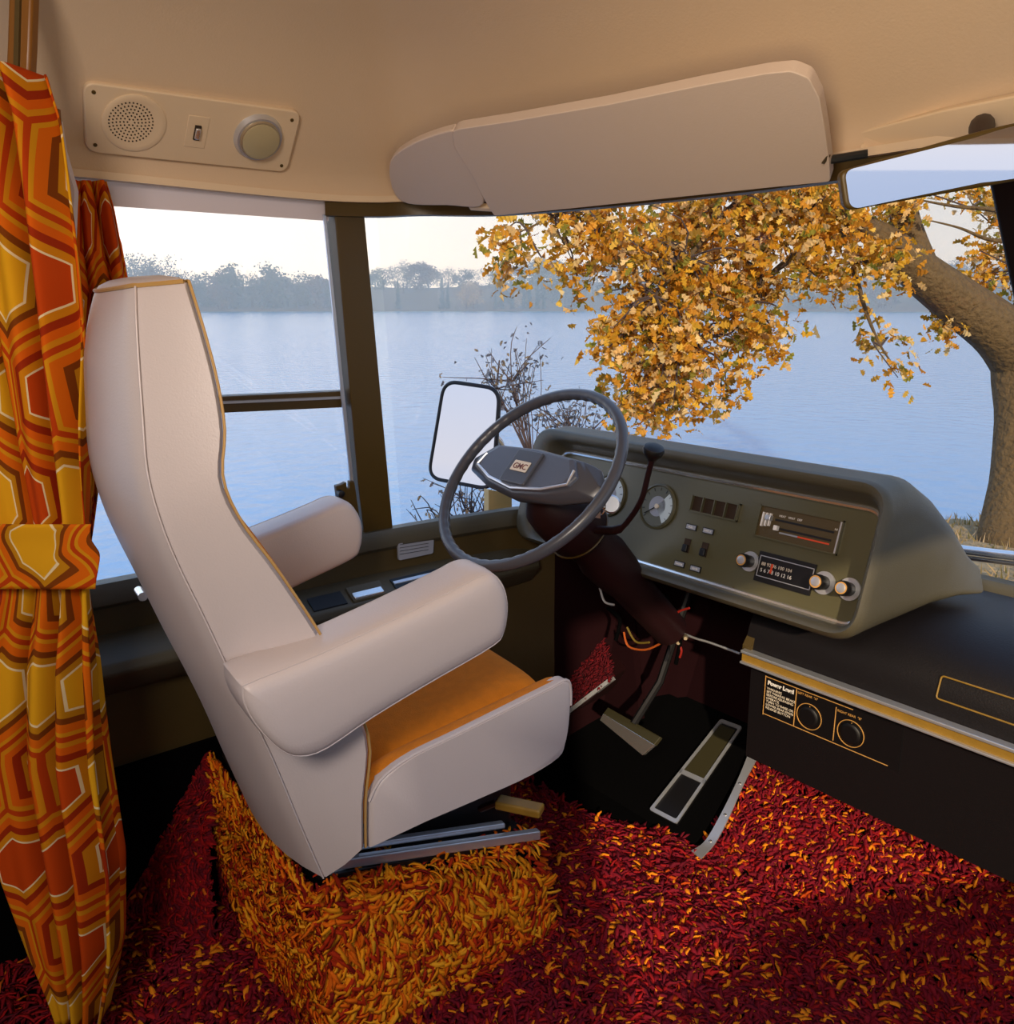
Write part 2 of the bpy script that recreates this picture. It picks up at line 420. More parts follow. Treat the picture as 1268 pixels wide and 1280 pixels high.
# chrome wiper rail outside at the foot of the windscreen
p = [ony(1120, 672, 2.0), ony(1180, 684, 2.0), ony(1240, 692, 2.0), ony(1300, 700, 2.0), ony(1500, 735, 2.0)]
tag(MB().tube(spline(p, 20), .012, 10).tube([q+V((0, .02, -.02)) for q in spline(p, 20)], .008, 8).build('chrome_rail', 'chrome'), 'chrome rail outside along the foot of the windscreen', 'rail')
# ================================================================== SEAT
TH = math.radians(-6); SO = V((-1.235, .62, 0))
sx = V((math.cos(TH), math.sin(TH), 0)); sy = V((-math.sin(TH), math.cos(TH), 0))
def S(x, y, z): return SO+sx*x+sy*y+V((0, 0, z))
def ons(px, py, xl):
    p = onp(px, py, SO+sx*xl, sx)-SO; return (p.dot(sy), p.z)
seat = empty('driver_seat', SO+V((0, 0, .23)), 'high backed white vinyl driver seat with orange cloth cushion and two armrests', 'seat')
lev = [((236, 353), (167, 358), .19), ((246, 385), (168, 395), .205), ((258, 425), (171, 450), .215), ((272, 480), (176, 520), .23), ((281, 540), (182, 590), .24), ((279, 600), (198, 650), .25), ((303, 655), (220, 705), .255), ((350, 718), (252, 770), .26), ((404, 800), (290, 850), .26), ((440, 870), (318, 905), .26), ((462, 930), (343, 958), .26), ((457, 1000), (372, 1028), .26), ((457, 1060), (402, 1096), .26)]
fr = []; re = []
for f, s, w in lev:
    yf, zf = ons(f[0], f[1], w); wr = w-.045; yb, zb = ons(s[0], s[1], wr)
    fr.append(V((w, yf, zf))); re.append(V((wr, yb, zb)))
NL = 40; frs = spline(fr, NL); res = spline(re, NL)
def section(i, inset=0):
    f, r = frs[i], res[i]; pts = []
    k = i/(NL-1); bul = .035*min(1, k*3+.5)
    # front from left to right
    for t in np.linspace(-1, 1, 9):
        pts.append(S(f.x*t*.97, f.y+.0*(1-t*t), f.z))
    pts.append(S(f.x, f.y-.006, f.z))
    mid = f.lerp(r, .5); pts.append(S(mid.x+.006, mid.y, mid.z)); pts.append(S(r.x+.004, r.y+.006, r.z))
    for t in np.linspace(1, -1, 11):
        bb = bul*(1-abs(t)**2.2); pts.append(S(r.x*t, r.y-bb, r.z-bb*.25))
    pts.append(S(-r.x-.004, r.y+.006, r.z)); pts.append(S(-mid.x-.006, mid.y, mid.z)); pts.append(S(-f.x, f.y-.006, f.z))
    return pts
secs = [section(i) for i in range(NL)]
# soft crown on top
c0 = sum(secs[0], V((0, 0, 0)))/len(secs[0])
crown = [[c0+(p-c0)*s+V((0, 0, h)) for p in secs[0]] for s, h in ((.2, .014), (.6, .012), (.88, .007))]
back = MB().loft(crown+secs).build('backrest', 'vinyl_white', seat, angle=60)
# orange cloth front of the backrest
fp = []
for i in range(2, NL):
    f = frs[i]; k = .022
    fp.append([S(f.x*.94*t, f.y-.004+k*(1-abs(t)**4), f.z+k*.3) for t in np.linspace(-1, 1, 11)])
rb = [[S(frs[i].x*.94*t, frs[i].y-.02, frs[i].z) for t in np.linspace(1, -1, 5)] for i in range(2, NL)]
MB().loft([a+b for a, b in zip(fp, rb)]).build('backrest_cushion', 'orange_cloth', seat)
for sgn in (1, -1):
    pp = [S(sgn*(f.x+.001), f.y, f.z+.002) for f in frs]
    sub = MB().tube(pp, .002, 8).build('piping', 'piping', back)
    pp = [S(sgn*(r.x+.005), r.y+.001, r.z) for r in res]
    MB().tube(pp, .0013, 6).build('seam', 'vinyl_white', back)
crt = [secs[0][j] for j in range(len(secs[0]))]
MB().tube([p+V((0, 0, .001)) for p in crt], .003, 6, closed=True).build('piping', 'piping', back)
# cushion body (white skirt) and orange top
sk = [(463, 1003), (478, 975), (515, 947), (570, 920), (640, 885), (690, 860), (709, 851), (715, 862), (714, 900), (709, 930), (700, 948), (660, 973), (600, 1000), (530, 1030), (462, 1062)]
W2 = .262
skyz = [ons(x, y, W2) for x, y in sk]
skp = spline([V((0, a, b)) for a, b in skyz[:-1]], 44)+[V((0, *skyz[-1]))]
cyk = sum(q.y for q in skp)/len(skp); czk = sum(q.z for q in skp)/len(skp)
skb = MB()
for sgn in (1, -1):
    skb.loft([[S(sgn*xo, q.y+(cyk-q.y)*ins, q.z+(czk-q.z)*ins) for q in skp] for xo, ins in ((.236, .01), (.240, 0), (.252, 0), (.259, .012), (W2, .035))])
fi = [k for k in range(44) if skp[k].y > skp[0].y+.86*(max(q.y for q in skp)-skp[0].y) and skp[k].z > min(q.z for q in skp)+.085 and skp[k].z < max(q.z for q in skp)-.012]
fa = [skp[k] for k in fi]
skb.loft([[S(t, q.y-.002, q.z-.03) for q in fa]+[S(t, min(q.y for q in fa)-.012, q.z-.03) for q in reversed(fa)] for t in (-.25, -.1, .1, .25)])
skirt = skb.build('seat_skirt', 'vinyl_white', seat, angle=50)
for sgn in (1, -1):
    MB().tube([S(sgn*(W2-.004), q.y, q.z) for q in skp[:26]], .003, 6).build('piping', 'vinyl_white', skirt)
# seam line of cushion
sa = ons(470, 955, .185); sb_ = ons(702, 846, .185)
y0c, y1c = sa[0]-.05, max(q.y for q in skp)-.002
def ztop(y): return sa[1]+(sb_[1]-sa[1])*(y-sa[0])/(sb_[0]-sa[0])
sky_ = [q for q in skp[:30]]
def zedge(y): return float(np.interp(y, [q.y for q in sky_ if q.y <= max(p.y for p in sky_)], [q.z for q in sky_]))
skl = sorted([(a, b) for a, b in skyz[:7]])
rgs = []
for u in np.linspace(0, 1, 22):
    y = y0c+(y1c-y0c)*u; zt = ztop(y); drop = max(0, (u-.93)/.07)**2*.012
    ring = []
    for t in np.linspace(-1, 1, 33):
        x = t*.245; ax = abs(x)
        if ax > .185:
                k_ = (ax-.185)/.06; ze = zedge(y)-zt+.001
                zz = ze*k_**(1.0 if ze > 0 else 2.2)+.012*math.sin(min(1, k_)*math.pi)
        else: zz = .018*(1-(ax/.185)**6)-.004
        ring.append(S(x, y, zt+zz-drop))
    ring += [S(.24*t, y-(.02 if u > .9 else 0), zt-.05) for t in np.linspace(1, -1, 5)]
    rgs.append(ring)
MB().loft(rgs).build('seat_cushion', 'orange_cloth', seat, angle=60)
# armrests
arm = [(302, 862), (312, 853), (400, 818), (500, 772), (580, 732), (604, 719), (622, 717), (636, 735), (641, 762), (636, 795), (620, 815), (540, 862), (470, 905), (410, 946), (375, 953), (348, 940), (322, 912), (306, 885)]
ayz = [ons(x, y, .315) for x, y in arm]
ap = spline([V((0, a, b)) for a, b in ayz], 60, closed=True)
cy = sum(q.y for q in ap)/60; cz = sum(q.z for q in ap)/60
AREA = sum(ap[k].y*ap[(k+1) % 60].z-ap[(k+1) % 60].y*ap[k].z for k in range(60))
for sgn in (1, -1):
    rg = []
    mA = V((0, *ons(352, 895, .315))); mB = V((0, *ons(606, 757, .315))); mD = mB-mA
    for xo, f in ((.216, .3), (.219, .14), (.226, .05), (.236, 0), (.282, 0), (.296, .025), (.306, .08), (.3125, .18), (.316, .38), (.3175, .7), (.318, .99)):
        ring = []
        for k in range(60):
            t_ = max(0, min(1, (ap[k]-mA).dot(mD)/mD.dot(mD))); q = ap[k].lerp(mA+mD*t_, f); ring.append(S(sgn*xo, q.y, q.z))
        rg.append(ring)
    a_ = MB().loft(rg).build('armrest', 'vinyl_white', seat, angle=70)
    MB().tube([p for p in rg[6]], .0012, 6, closed=True).build('piping', 'vinyl_white', a_)
# pivot bolt of the armrest, seen behind the backrest
MB().lathe(onx(176, 742, S(-.26, 0, 0).x), sx, [(.001, -.02), (.008, -.02), (.008, .02), (.001, .02)], 14).build('armrest_bolt', 'chrome', seat)
# swivel base: plate, mechanism, rails, lever
zb0 = .235
FR, RR, RL, FL = V((-1.12, 1.0, .215)), onz(398, 1108, .31), onz(262, 935, .35), V((-1.66, 1.0, .22))
RL = V((-1.655, RR.y+.01, .345))
top4 = [FR, RR, RL, FL]
def lerp4(u, v): return (RR.lerp(RL, u)).lerp(FR.lerp(FL, u), v)
pl = [lerp4(.004, .004), lerp4(.99, .004), lerp4(.99, .99), lerp4(.004, .99)]
MB().prism([q+V((0, 0, .004)) for q in rounded(pl, .03)], (0, 0, .012)).build('base_plate', 'black', seat, smooth=False)
bl = [lerp4(.12, .10), lerp4(.9, .10), lerp4(.9, .97), lerp4(.12, .97)]
zt_ = S(0, 0, 0).z+skyz[-1][1]+.012
MB().loft([[q+V((0, 0, .01)) for q in bl], [V((q.x, q.y, zt_+(.0 if i < 2 else .05))) for i, q in enumerate(bl)]]).build('swivel_base', 'black', seat, smooth=False, bevel=.01)
for (a, b, nm, r) in (((440, 1098), (668, 1050), 'slide_rail', .010), ((470, 1084), (640, 1052), 'slide_rail', .006)):
    A, B = lerp4(.035, .10)+V((0, 0, .026)), lerp4(.0, 1.0)+V((0, 0, .024))
    if r < .01: A, B = lerp4(.07, .2)+V((0, 0, .042)), lerp4(.05, .86)+V((0, 0, .042))
    MB().obox((A+B)/2, (B-A).normalized(), V((0, 0, 1)).cross((B-A).normalized()), V((0, 0, 1)), (B-A).length, .016, r*2).build(nm, 'alu', seat, smooth=False, bevel=.003)
A = lerp4(.05, .10)+V((0, 0, .024)); MB().obox(A, (1, 0, 0), (0, 1, 0), (0, 0, 1), .03, .05, .03).build('rail_stop', 'alu', seat, smooth=False, bevel=.005)
A = onx(622, 1002, -1.06); B = A+V((.09, .03, -.003)); B = at(678, 1014, (A-EYE).dot(FW)-.03)
MB().obox((A+B)/2, (B-A).normalized(), V((0, 0, 1)).cross((B-A).normalized()), V((0, 0, 1)), (B-A).length, .03, .016).build('recline_lever', 'woodtrim', seat, smooth=False, bevel=.004)
MB().tube([A, A+V((-.05, .0, -.04))], .007, 8).build('lever_shaft', 'maroon', seat)
# ================================================================== PEDESTAL + SHAG
base4 = [V((-1.10, 1.0, .0)), V((-1.12, RR.y-.01, .0)), V((-1.66, RL.y-.01, 0)), V((-1.66, 1.0, 0))]
ped = empty('seat_pedestal', (-1.4, .75, 0), 'box shaped seat pedestal covered in long shag coloured a lit orange under the driver seat', 'pedestal')
MB().loft([base4, [q-V((0, 0, .0)) for q in top4]]).build('pedestal_box', 'blackmat', ped, smooth=False)
def yarn(patches, name, parent=None, seed=1):
    """patches: dicts with corners a,b,c,d (bilinear), n, length, lean vector, palette, width"""
    rng = np.random.default_rng(seed); VV = []; FF = []; CC = []; off = 0
    for P in patches:
        a, b, c, d = [np.array(q) for q in P['q']]; n = P['n']; u = rng.random(n); v = rng.random(n)
        if 'mask' in P or 'm3' in P:
            pos = ((a*(1-u)[:, None]+b*u[:, None])*(1-v)[:, None]+(d*(1-u)[:, None]+c*u[:, None])*v[:, None])
            keep = P['mask'](pos[:, 0], pos[:, 1]) if not P.get('m3') else P['m3'](pos); u = u[keep]; v = v[keep]; n = len(u)
        pos = ((a*(1-u)[:, None]+b*u[:, None])*(1-v)[:, None]+(d*(1-u)[:, None]+c*u[:, None])*v[:, None])
        nor = np.cross(b-a, d-a); nor = nor/np.linalg.norm(nor)
        if np.dot(nor, np.array(P.get('face', (0, 0, 1)))) < 0: nor = -nor
        Ln = P['len']*(.7+.6*rng.random(n)); rnd = rng.normal(size=(n, 3)); rnd -= (rnd@nor)[:, None]*nor
        rnd /= np.linalg.norm(rnd, axis=1)[:, None]
        # neighbouring strands lean the same way: low-frequency swirl
        sw = np.stack([np.sin(pos[:, 1]*23+np.sin(pos[:, 0]*17)*2+pos[:, 2]*11), np.cos(pos[:, 0]*27+np.sin(pos[:, 1]*19)*2), np.sin(pos[:, 2]*25)], 1)
        sw -= (sw@nor)[:, None]*nor
        bend = rnd*.8+sw*.5+np.array(P['lean'])
        w = P['w']*(.75+.5*rng.random(n))
        K = 4; rings = []
        cur = pos.copy()
        d0 = nor*P.get('stand', 1.0)+bend*.35
        for k in range(K+1):
            t = k/K
            dr = d0*(1-t)+bend*t*1.1; dr /= np.linalg.norm(dr, axis=1)[:, None]
            if k: cur = cur+dr*(Ln/K)[:, None]
            side = np.cross(dr, nor+rnd*.3); side /= (np.linalg.norm(side, axis=1)[:, None]+1e-9)
            up = np.cross(side, dr)
            ww = w*(1.0 if k < K else .55)*(.8 if k == 0 else 1)
            for ang in (0, 2.094, 4.189):
                rings.append(cur+side*(math.cos(ang+t)*ww)[:, None]+up*(math.sin(ang+t)*ww)[:, None])
        vs = np.stack(rings, 1)                      # n, 15, 3
        fs = []
        for k in range(K):
            for j in range(3):
                fs.append((k*3+j, k*3+(j+1) % 3, k*3+3+(j+1) % 3, k*3+3+j))
        fs = np.array(fs)[None]+(np.arange(n)*(3*(K+1)))[:, None, None]+off
        off += n*3*(K+1); VV.append(vs.reshape(-1, 3)); FF.append(fs.reshape(-1, 4))
        pal = np.array([lin(x)[:3] for x, _ in P['pal']]); pr = np.array([q for _, q in P['pal']], float); pr /= pr.sum()
        ci = rng.choice(len(pal), n, p=pr); cc = pal[ci]*(.85+.3*rng.random(n))[:, None]
        cc = np.repeat(cc, 3*(K+1), 0); CC.append(np.concatenate([cc, np.ones((len(cc), 1))], 1))
    VV = np.concatenate(VV); FF = np.concatenate(FF); CC = np.concatenate(CC)
    org = np.array(ORG[parent.name]) if parent is not None else np.array([VV[:, 0].mean(), VV[:, 1].mean(), 0])
    me = bpy.data.meshes.new(name); me.vertices.add(len(VV)); me.vertices.foreach_set('co', (VV-org).ravel().astype(np.float32))
    me.loops.add(FF.size); me.loops.foreach_set('vertex_index', FF.ravel().astype(np.int32))
    me.polygons.add(len(FF)); me.polygons.foreach_set('loop_start', (np.arange(len(FF))*4).astype(np.int32))
    me.polygons.foreach_set('use_smooth', np.ones(len(FF), bool))
    me.update(calc_edges=True)
    ca = me.color_attributes.new('Col', 'FLOAT_COLOR', 'POINT'); ca.data.foreach_set('color', CC.ravel().astype(np.float32))
    me.materials.append(M['yarn']); o = bpy.data.objects.new(name, me); COL.objects.link(o)
    if parent is not None: o.parent = parent
    else: o.location = org
    ORG[o.name] = V(org); return o
PALR = [('740e20', 52), ('8c1016', 22), ('640c20', 20), ('dc8214', 13), ('b8440c', 4)]
PALK = [('520a16', 60), ('660c14', 20), ('3c0812', 20)]  # darker reds paint the dimness of the far footwell corner
PAL_LIT = [('e28c10', 32), ('d86408', 30), ('a82a08', 26), ('e8a020', 12), ('7c120c', 10)]  # orange-heavy mix puts the hard light on the pedestal into the yarn
PAL_UNLIT = [('7c0c18', 40), ('960f14', 25), ('5c0c1c', 25), ('c86012', 4)]  # dark reds for the unlit shag; the shade is in the yarn colour
MATX0, MATX1, MATY0 = -1.60, -1.075, 1.455
def fmask(x, y):
    m = ~((x > MATX0-.3) & (x < MATX1+.0) & (y > MATY0-.10+.16*np.clip((x+1.35)/.3, 0, 1)-.045*0))
    m &= ~((x < -1.13) & (y > RR.y+.02) & (y < .98))
    return m
carp = yarn([
    dict(q=[(-1.70, .2, 0), (-1.05, .2, 0), (-1.05, 1.6, 0), (-1.70, 1.6, 0)], n=20000, len=.036, lean=(.1, -.15, 0), pal=PALR, w=.0052, mask=lambda x, y: fmask(x, y) & (y < YK)),
    dict(q=[(-1.05, .35, 0), (-.15, .35, 0), (-.15, YK, 0), (-1.05, YK, 0)], n=22000, len=.033, lean=(.15, -.1, 0), pal=PALR, w=.0050, mask=fmask),
    dict(q=[(-1.06, YK, 0), (-.15, YK, 0), (-.15, YE-.01, zE-.01), (-1.06, YE-.01, zE-.01)], n=8000, len=.026, lean=(0, -.1, -.1), pal=PALR, w=.004),
    dict(q=[(-1.70, -.3, 0), (-.9, -.3, 0), (-.9, .3, 0), (-1.70, .3, 0)], n=6000, len=.045, lean=(.1, -.1, 0), pal=PAL_UNLIT, w=.004),
], 'shag_carpet', seed=3)
tag(carp, 'deep red shag carpet flecked with orange across the cab floor', 'carpet', kind='stuff')
def slotside(pos):
    """signed distance (m) of points on the rear face from the line of the slot"""
    a_, b_ = np.array(SLA), np.array(SLB); d = (b_-a_)[[0, 2]]; d /= np.linalg.norm(d); q = pos[:, [0, 2]]-a_[[0, 2]]
    return q[:, 0]*d[1]-q[:, 1]*d[0], (q@d)/np.linalg.norm((b_-a_)[[0, 2]])
SLA, SLB = ony(262, 1040, RR.y-.01), ony(325, 1188, RR.y-.01)
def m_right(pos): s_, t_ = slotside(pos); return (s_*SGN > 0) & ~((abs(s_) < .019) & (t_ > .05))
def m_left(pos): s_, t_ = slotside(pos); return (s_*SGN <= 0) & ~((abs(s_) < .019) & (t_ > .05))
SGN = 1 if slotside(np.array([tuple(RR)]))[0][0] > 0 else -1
shag = yarn([
    dict(q=[base4[1]+V((.0, 0, 0)), base4[0]+V((.0, .0, 0)), FR+V((-.02, -.01, -.012)), RR+V((.0, -.01, -.01))], n=6200, len=.048, lean=(-.1, .0, -.75), pal=PAL_LIT, w=.0040, face=(1, 0, 0), stand=.8),
    dict(q=[base4[2], base4[1], RR+V((0, 0, -.012)), RL+V((0, 0, -.012))], n=7500, len=.040, lean=(.0, .0, -.35), pal=PAL_LIT, w=.0042, face=(0, -1, 0), stand=.9, m3=m_right),
    dict(q=[base4[2], base4[1], RR+V((0, 0, -.012)), RL+V((0, 0, -.012))], n=8500, len=.035, lean=(.0, .0, -.35), pal=PAL_UNLIT, w=.0042, face=(0, -1, 0), stand=.9, m3=m_left),
    dict(q=[RR+V((-.03, .03, 0)), RR+V((.015, -.01, -.005)), FR+V((.01, .0, -.005)), FR+V((-.03, 0, 0))], n=350, len=.035, lean=(.5, -.1, -.3), pal=PAL_LIT, w=.0034, stand=.8),
], 'shag_cover', ped, seed=5)
shag['kind'] = 'stuff'
# ---- carpeted wedge that climbs the wall behind the pedestal
wt = V((-1.70, RL.y-.02, .33)); w1 = V((-1.71, .33, 0)); w2 = V((-1.50, RL.y-.09, 0)); w3 = V((-1.71, RL.y, 0))
wd = empty('carpeted_wedge', (-1.66, .5, 0), 'wedge covered in shag coloured an unlit dark red, running up the wall behind the seat pedestal', 'wedge')
MB().add([wt, w1, w2, w3, V((-1.71, RL.y-.02, .33))], [(0, 1, 2), (0, 2, 3), (0, 4, 1), (1, 4, 3), (1, 3, 2), (0, 3, 4)]).build('wedge_body', 'blackmat', wd, smooth=False)
ww = yarn([dict(q=[w1, w2, wt+V((.02, 0, 0)), wt], n=3800, len=.034, lean=(0, 0, -.45), pal=PAL_UNLIT, w=.0036, face=(0, -1, .3), stand=.8)], 'shag_cover', wd, seed=8); ww['kind'] = 'stuff'
# ================================================================== FOOTWELL
def onfl(px, py):
    p = onz(px, py, 0)
    if p.y > YK: p = onp(px, py, (0, YK, 0), (0, -SL, 1))
    return p
# rubber mat
mp = rounded([(-1.62, 1.40, .006), (-1.40, 1.37, .006), (-1.13, 1.47, .006), (-1.085, YK, .006), (-1.62, YK, .006)], .03)
rm = MB().prism(mp, (0, 0, .008))
rm.prism([(-1.62, YK, .006), (-1.085, YK, .006), (-1.10, YE-.02, zE-.008), (-1.62, YE-.02, zE-.008)], (0, -.005, .008))
tag(rm.build('rubber_mat', 'blackmat', smooth=False), 'black rubber floor mat under the pedals', 'mat')
# scalloped aluminium edge strip
out = [(958, 922), (958, 940), (935, 985), (915, 1030), (898, 1062), (880, 1082)]
inn = [(948, 920), (943, 940), (925, 985), (903, 1030), (885, 1060), (868, 1072)]
lift = V((0, -.012, .022))
op = spline([onfl(x, y) for x, y in out], 30); ip = spline([onfl(x, y) for x, y in inn], 30)
st = MB(); st.loft([[a+lift, b+lift, b+lift*1.15, a+lift*1.15] for a, b in zip(op, ip)])
es = st.build('edge_strip', 'alu'); tag(es, 'polished aluminium edging strip between rubber mat and red carpet', 'trim strip')
for f in (.22, .42, .62, .82):
    q = (op[int(f*29)]+ip[int(f*29)])/2+lift*1.15
    MB().lathe(q, (0, -.4, .9), [(.004, 0), (.004, .001), (.002, .002)], 10).build('screw', 'chrome', es)
# accelerator
acc = empty('accelerator_pedal', onfl(835, 1030), 'long black accelerator pedal with bright metal rim on the sloping footboard', 'pedal')
c4 = [onfl(816, 1018), onfl(850, 1036), onfl(932, 915), onfl(905, 905)]
nn = (c4[1]-c4[0]).cross(c4[3]-c4[0]).normalized(); nn = nn if nn.z > 0 else -nn
c4 = [q+nn*.02 for q in c4]
def inset(poly, f):
    c = sum(poly, V((0, 0, 0)))/len(poly); return [q+(c-q).normalized()*f for q in poly]
MB().prism([q-nn*.012 for q in c4], nn*.014).build('pedal_body', 'black', acc, smooth=False, bevel=.002)
rim = rounded(c4, .008, 4); rin = rounded([c4[0].lerp(c4[2], .035).lerp(c4[1], .06), c4[1].lerp(c4[3], .035).lerp(c4[0], .06), c4[2].lerp(c4[0], .035).lerp(c4[3], .06), c4[3].lerp(c4[1], .035).lerp(c4[2], .06)], .006, 4)
MB().loft([[a+nn*.002, a+nn*.006, b+nn*.006, b+nn*.002] for a, b in zip(rim+rim[:1], rin+rin[:1])], caps=False).build('pedal_rim', 'alu', acc)
e0 = c4[0].lerp(c4[3], .40); e1 = c4[1].lerp(c4[2], .40); f0 = c4[0].lerp(c4[3], .44); f1 = c4[1].lerp(c4[2], .44)
MB().prism([e0+nn*.002, e1+nn*.002, f1+nn*.002, f0+nn*.002], nn*.004).build('pedal_band', 'alu', acc, smooth=False)
pt = [f0.lerp(f1, .12), f0.lerp(f1, .88), c4[2].lerp(c4[0], .06).lerp(c4[3], .12), c4[3].lerp(c4[1], .06).lerp(c4[2], .1)]
MB().prism([q+nn*.002 for q in pt], nn*.003).build('pedal_tread', 'treadrubber', acc, smooth=False)
# brake
b4 = [ony(750, 900, 1.44), ony(758, 889, 1.46), ony(825, 918, 1.46), ony(802, 944, 1.44)]
brk = empty('brake_pedal', V((-1.31, 1.5, .2)), 'wide brake pedal with a bright metal band left of the accelerator', 'pedal')
bn = (b4[3]-b4[0]).cross(b4[1]-b4[0]).normalized(); bn = bn if bn.y < 0 else -bn
ta, tb = b4[1], b4[2]; la, lb = b4[0], b4[3]
q1, q2, q3, q4 = ony(760, 884, 1.47), ony(826, 921, 1.47), ony(818, 931, 1.45), ony(754, 892, 1.45)
q5, q6 = ony(803, 944, 1.45), ony(750, 900, 1.45)
MB().prism([q1, q2, q3, q4], (0, .01, -.008)).build('pedal_pad', 'treadrubber', brk, smooth=False, bevel=.002)
MB().prism([q4, q3, q5, q6], (0, .012, -.004)).build('pedal_band', 'chrome', brk, smooth=False, bevel=.001)
MB().tube([(ta+tb)/2-bn*.012, (ta+tb)/2+V((0, .1, .08)), (ta+tb)/2+V((0, .2, .3)), (ta+tb)/2+V((0, .26, .5))], .010, 8).build('pedal_arm', 'black', brk)
# carpeted hump on the left, with metal edge
hp = [ony(668, 800, 1.62), ony(700, 788, 1.62), ony(745, 790, 1.62), ony(762, 812, 1.62), ony(768, 845, 1.56), ony(728, 885, 1.48), ony(690, 905, 1.45), ony(640, 905, 1.42), ony(640, 820, 1.5)]
hm = empty('carpeted_hump', V((-1.5, 1.6, .1)), 'small red carpeted hump in the far corner of the footwell', 'hump')
MB().prism(hp, (-.02, .12, 0)).build('hump_body', 'maroon', hm, smooth=False)
hq = [ony(690, 902, 1.45), ony(768, 845, 1.55), ony(750, 787, 1.62), ony(672, 798, 1.62)]
y_ = yarn([dict(q=hq, n=3200, len=.018, lean=(0, 0, -.2), pal=PALK, w=.003, face=(0, -1, .2)), dict(q=[hp[7], hp[6], hp[0], hp[8]], n=900, len=.02, lean=(0, 0, -.2), pal=PALK, w=.003, face=(0, -1, .2))], 'shag_cover', hm, seed=9); y_['kind'] = 'stuff'
MB().obox((hp[4]+hp[6])/2+V((0, -.02, -.01)), (hp[4]-hp[6]).normalized(), (0, 1, 0), (hp[4]-hp[6]).normalized().cross(V((0, 1, 0))), (hp[4]-hp[6]).length*1.1, .02, .012).build('hump_edging', 'alu', hm, smooth=False)
# ================================================================== SIDE LEDGE, PLATE, LATCH
lg = empty('side_ledge', V((-1.6, .8, .5)), 'olive padded ledge along the driver wall with a recessed ashtray', 'ledge')
lz = onx(440, 752, -1.60).z
MB().prism([(-1.67, -.5, lz+.03), (-1.625, -.5, lz+.028), (-1.575, -.5, lz), (-1.57, -.5, lz-.02), (-1.60, -.5, lz-.06), (-1.67, -.5, lz-.10)], (0, 1.9, 0)).build('ledge_body', 'pad', lg, bevel=.006)
def lrect(nm, y0, y1, x0, x1, m, h=.003, **k):
    zf = lambda x: lz+.028+(x+1.625)*(-.028/.05)
    return MB().prism([(x0, y0, zf(x0)), (x1, y0, zf(x1)), (x1, y1, zf(x1)), (x0, y1, zf(x0))], (0, 0, h)).build(nm, m, lg, smooth=False, **k)
ya, yb_ = onx(437, 750, -1.60).y, onx(480, 748, -1.60).y
lrect('ashtray', ya, yb_, -1.618, -1.58, 'pad', .006, bevel=.002); lrect('ashtray_lid', ya+.005, yb_-.008, -1.597, -1.582, 'chrome', .010, bevel=.002)
ya, yb_ = onx(492, 740, -1.60).y, onx(550, 735, -1.60).y
lrect('recess', ya, yb_, -1.615, -1.585, 'black'); lrect('recess_blade', ya+.003, yb_-.01, -1.606, -1.599, 'alu', .005)
ya, yb_ = onx(388, 760, -1.60).y, onx(430, 755, -1.60).y
lrect('recess', ya, yb_, -1.615, -1.582, 'black')
pp = [(496, 679), (541, 671), (540, 691), (497, 700)]
npl = MB().prism(rounded([onx(x, y, -1.652) for x, y in pp], .006), (.006, 0, 0)).build('data_plate', M['grey_ink'])
tag(npl, 'small blue grey data plate screwed to the wall below the side window', 'plate')
for k in range(4):
    y = 680+k*4
    a = onx(500, y+1, -1.645); b = onx(536, y-5, -1.645)
    MB().tube([a, b], .0006, 4).build('inscription', 'black', npl)
lt = [(417, 606), (424, 604), (430, 601), (431, 609), (434, 608), (434, 600), (440, 600), (447, 646), (440, 646), (438, 638), (434, 640), (431, 632), (420, 628)]
la_ = tag(wslab('window_latch', lt, 'brown_frame', -.005, .012, bevel=.002), 'dark brown latch on the sliding side window frame', 'latch')
MB().lathe(onw(424, 616, .007), WN, [(.008, 0), (.008, .012), (.004, .014)], 12).build('latch_knob', 'black', la_)
# ================================================================== INSTRUMENT POD
PT = .30
PP = V((0, 1.36, H-.45)); PN = V((0, -1, PT)).normalized(); PE = V((1, 0, 0)); PV = PE.cross(-PN).normalized()
if PV.z < 0: PV = -PV
def onpod(px, py, off=0): return onp(px, py, PP+PN*off, PN)
pod = empty('instrument_panel', V((-1.1, 1.5, .66)), 'olive padded instrument pod with gauges, radio and heater controls behind the steering wheel', 'dashboard')
oc = [onpod(*q) for q in ((640, 536), (1092, 594), (1103, 815), (636, 680))]
# make outer outline an upright rounded rectangle in the plane
def toc(p): q = p-PP; return (q.dot(PE), q.dot(PV))
def frp(u, v, off=0): return PP+PE*u+PV*v+PN*off
ou = [toc(p) for p in oc]
uL = onpod(649, 620); uL = toc(uL)[0]; uR = toc(onpod(1096, 700))[0]
vT = (toc(onpod(720, 541))[1]+toc(onpod(1050, 590))[1])/2; vB = (toc(onpod(860, 742))[1]+toc(onpod(1060, 806))[1])/2
iuL = toc(onpod(690, 620, -.04))[0]-.01; iuR = toc(onpod(1079, 700, -.0))[0]; ivT = (toc(onpod(760, 572, -.04))[1]+toc(onpod(1060, 629, -.04))[1])/2; ivB = (toc(onpod(800, 704, -.04))[1]+toc(onpod(1060, 786, -.04))[1])/2
print('POD', uL, uR, vT, vB, iuL, iuR, ivT, ivB)
def rr(u0, u1, v0, v1, r, off, seg=8):
    return rounded([frp(u0, v0, off), frp(u1, v0, off), frp(u1, v1, off), frp(u0, v1, off)], r, seg)
REC = -.04
vTi = vT-.028
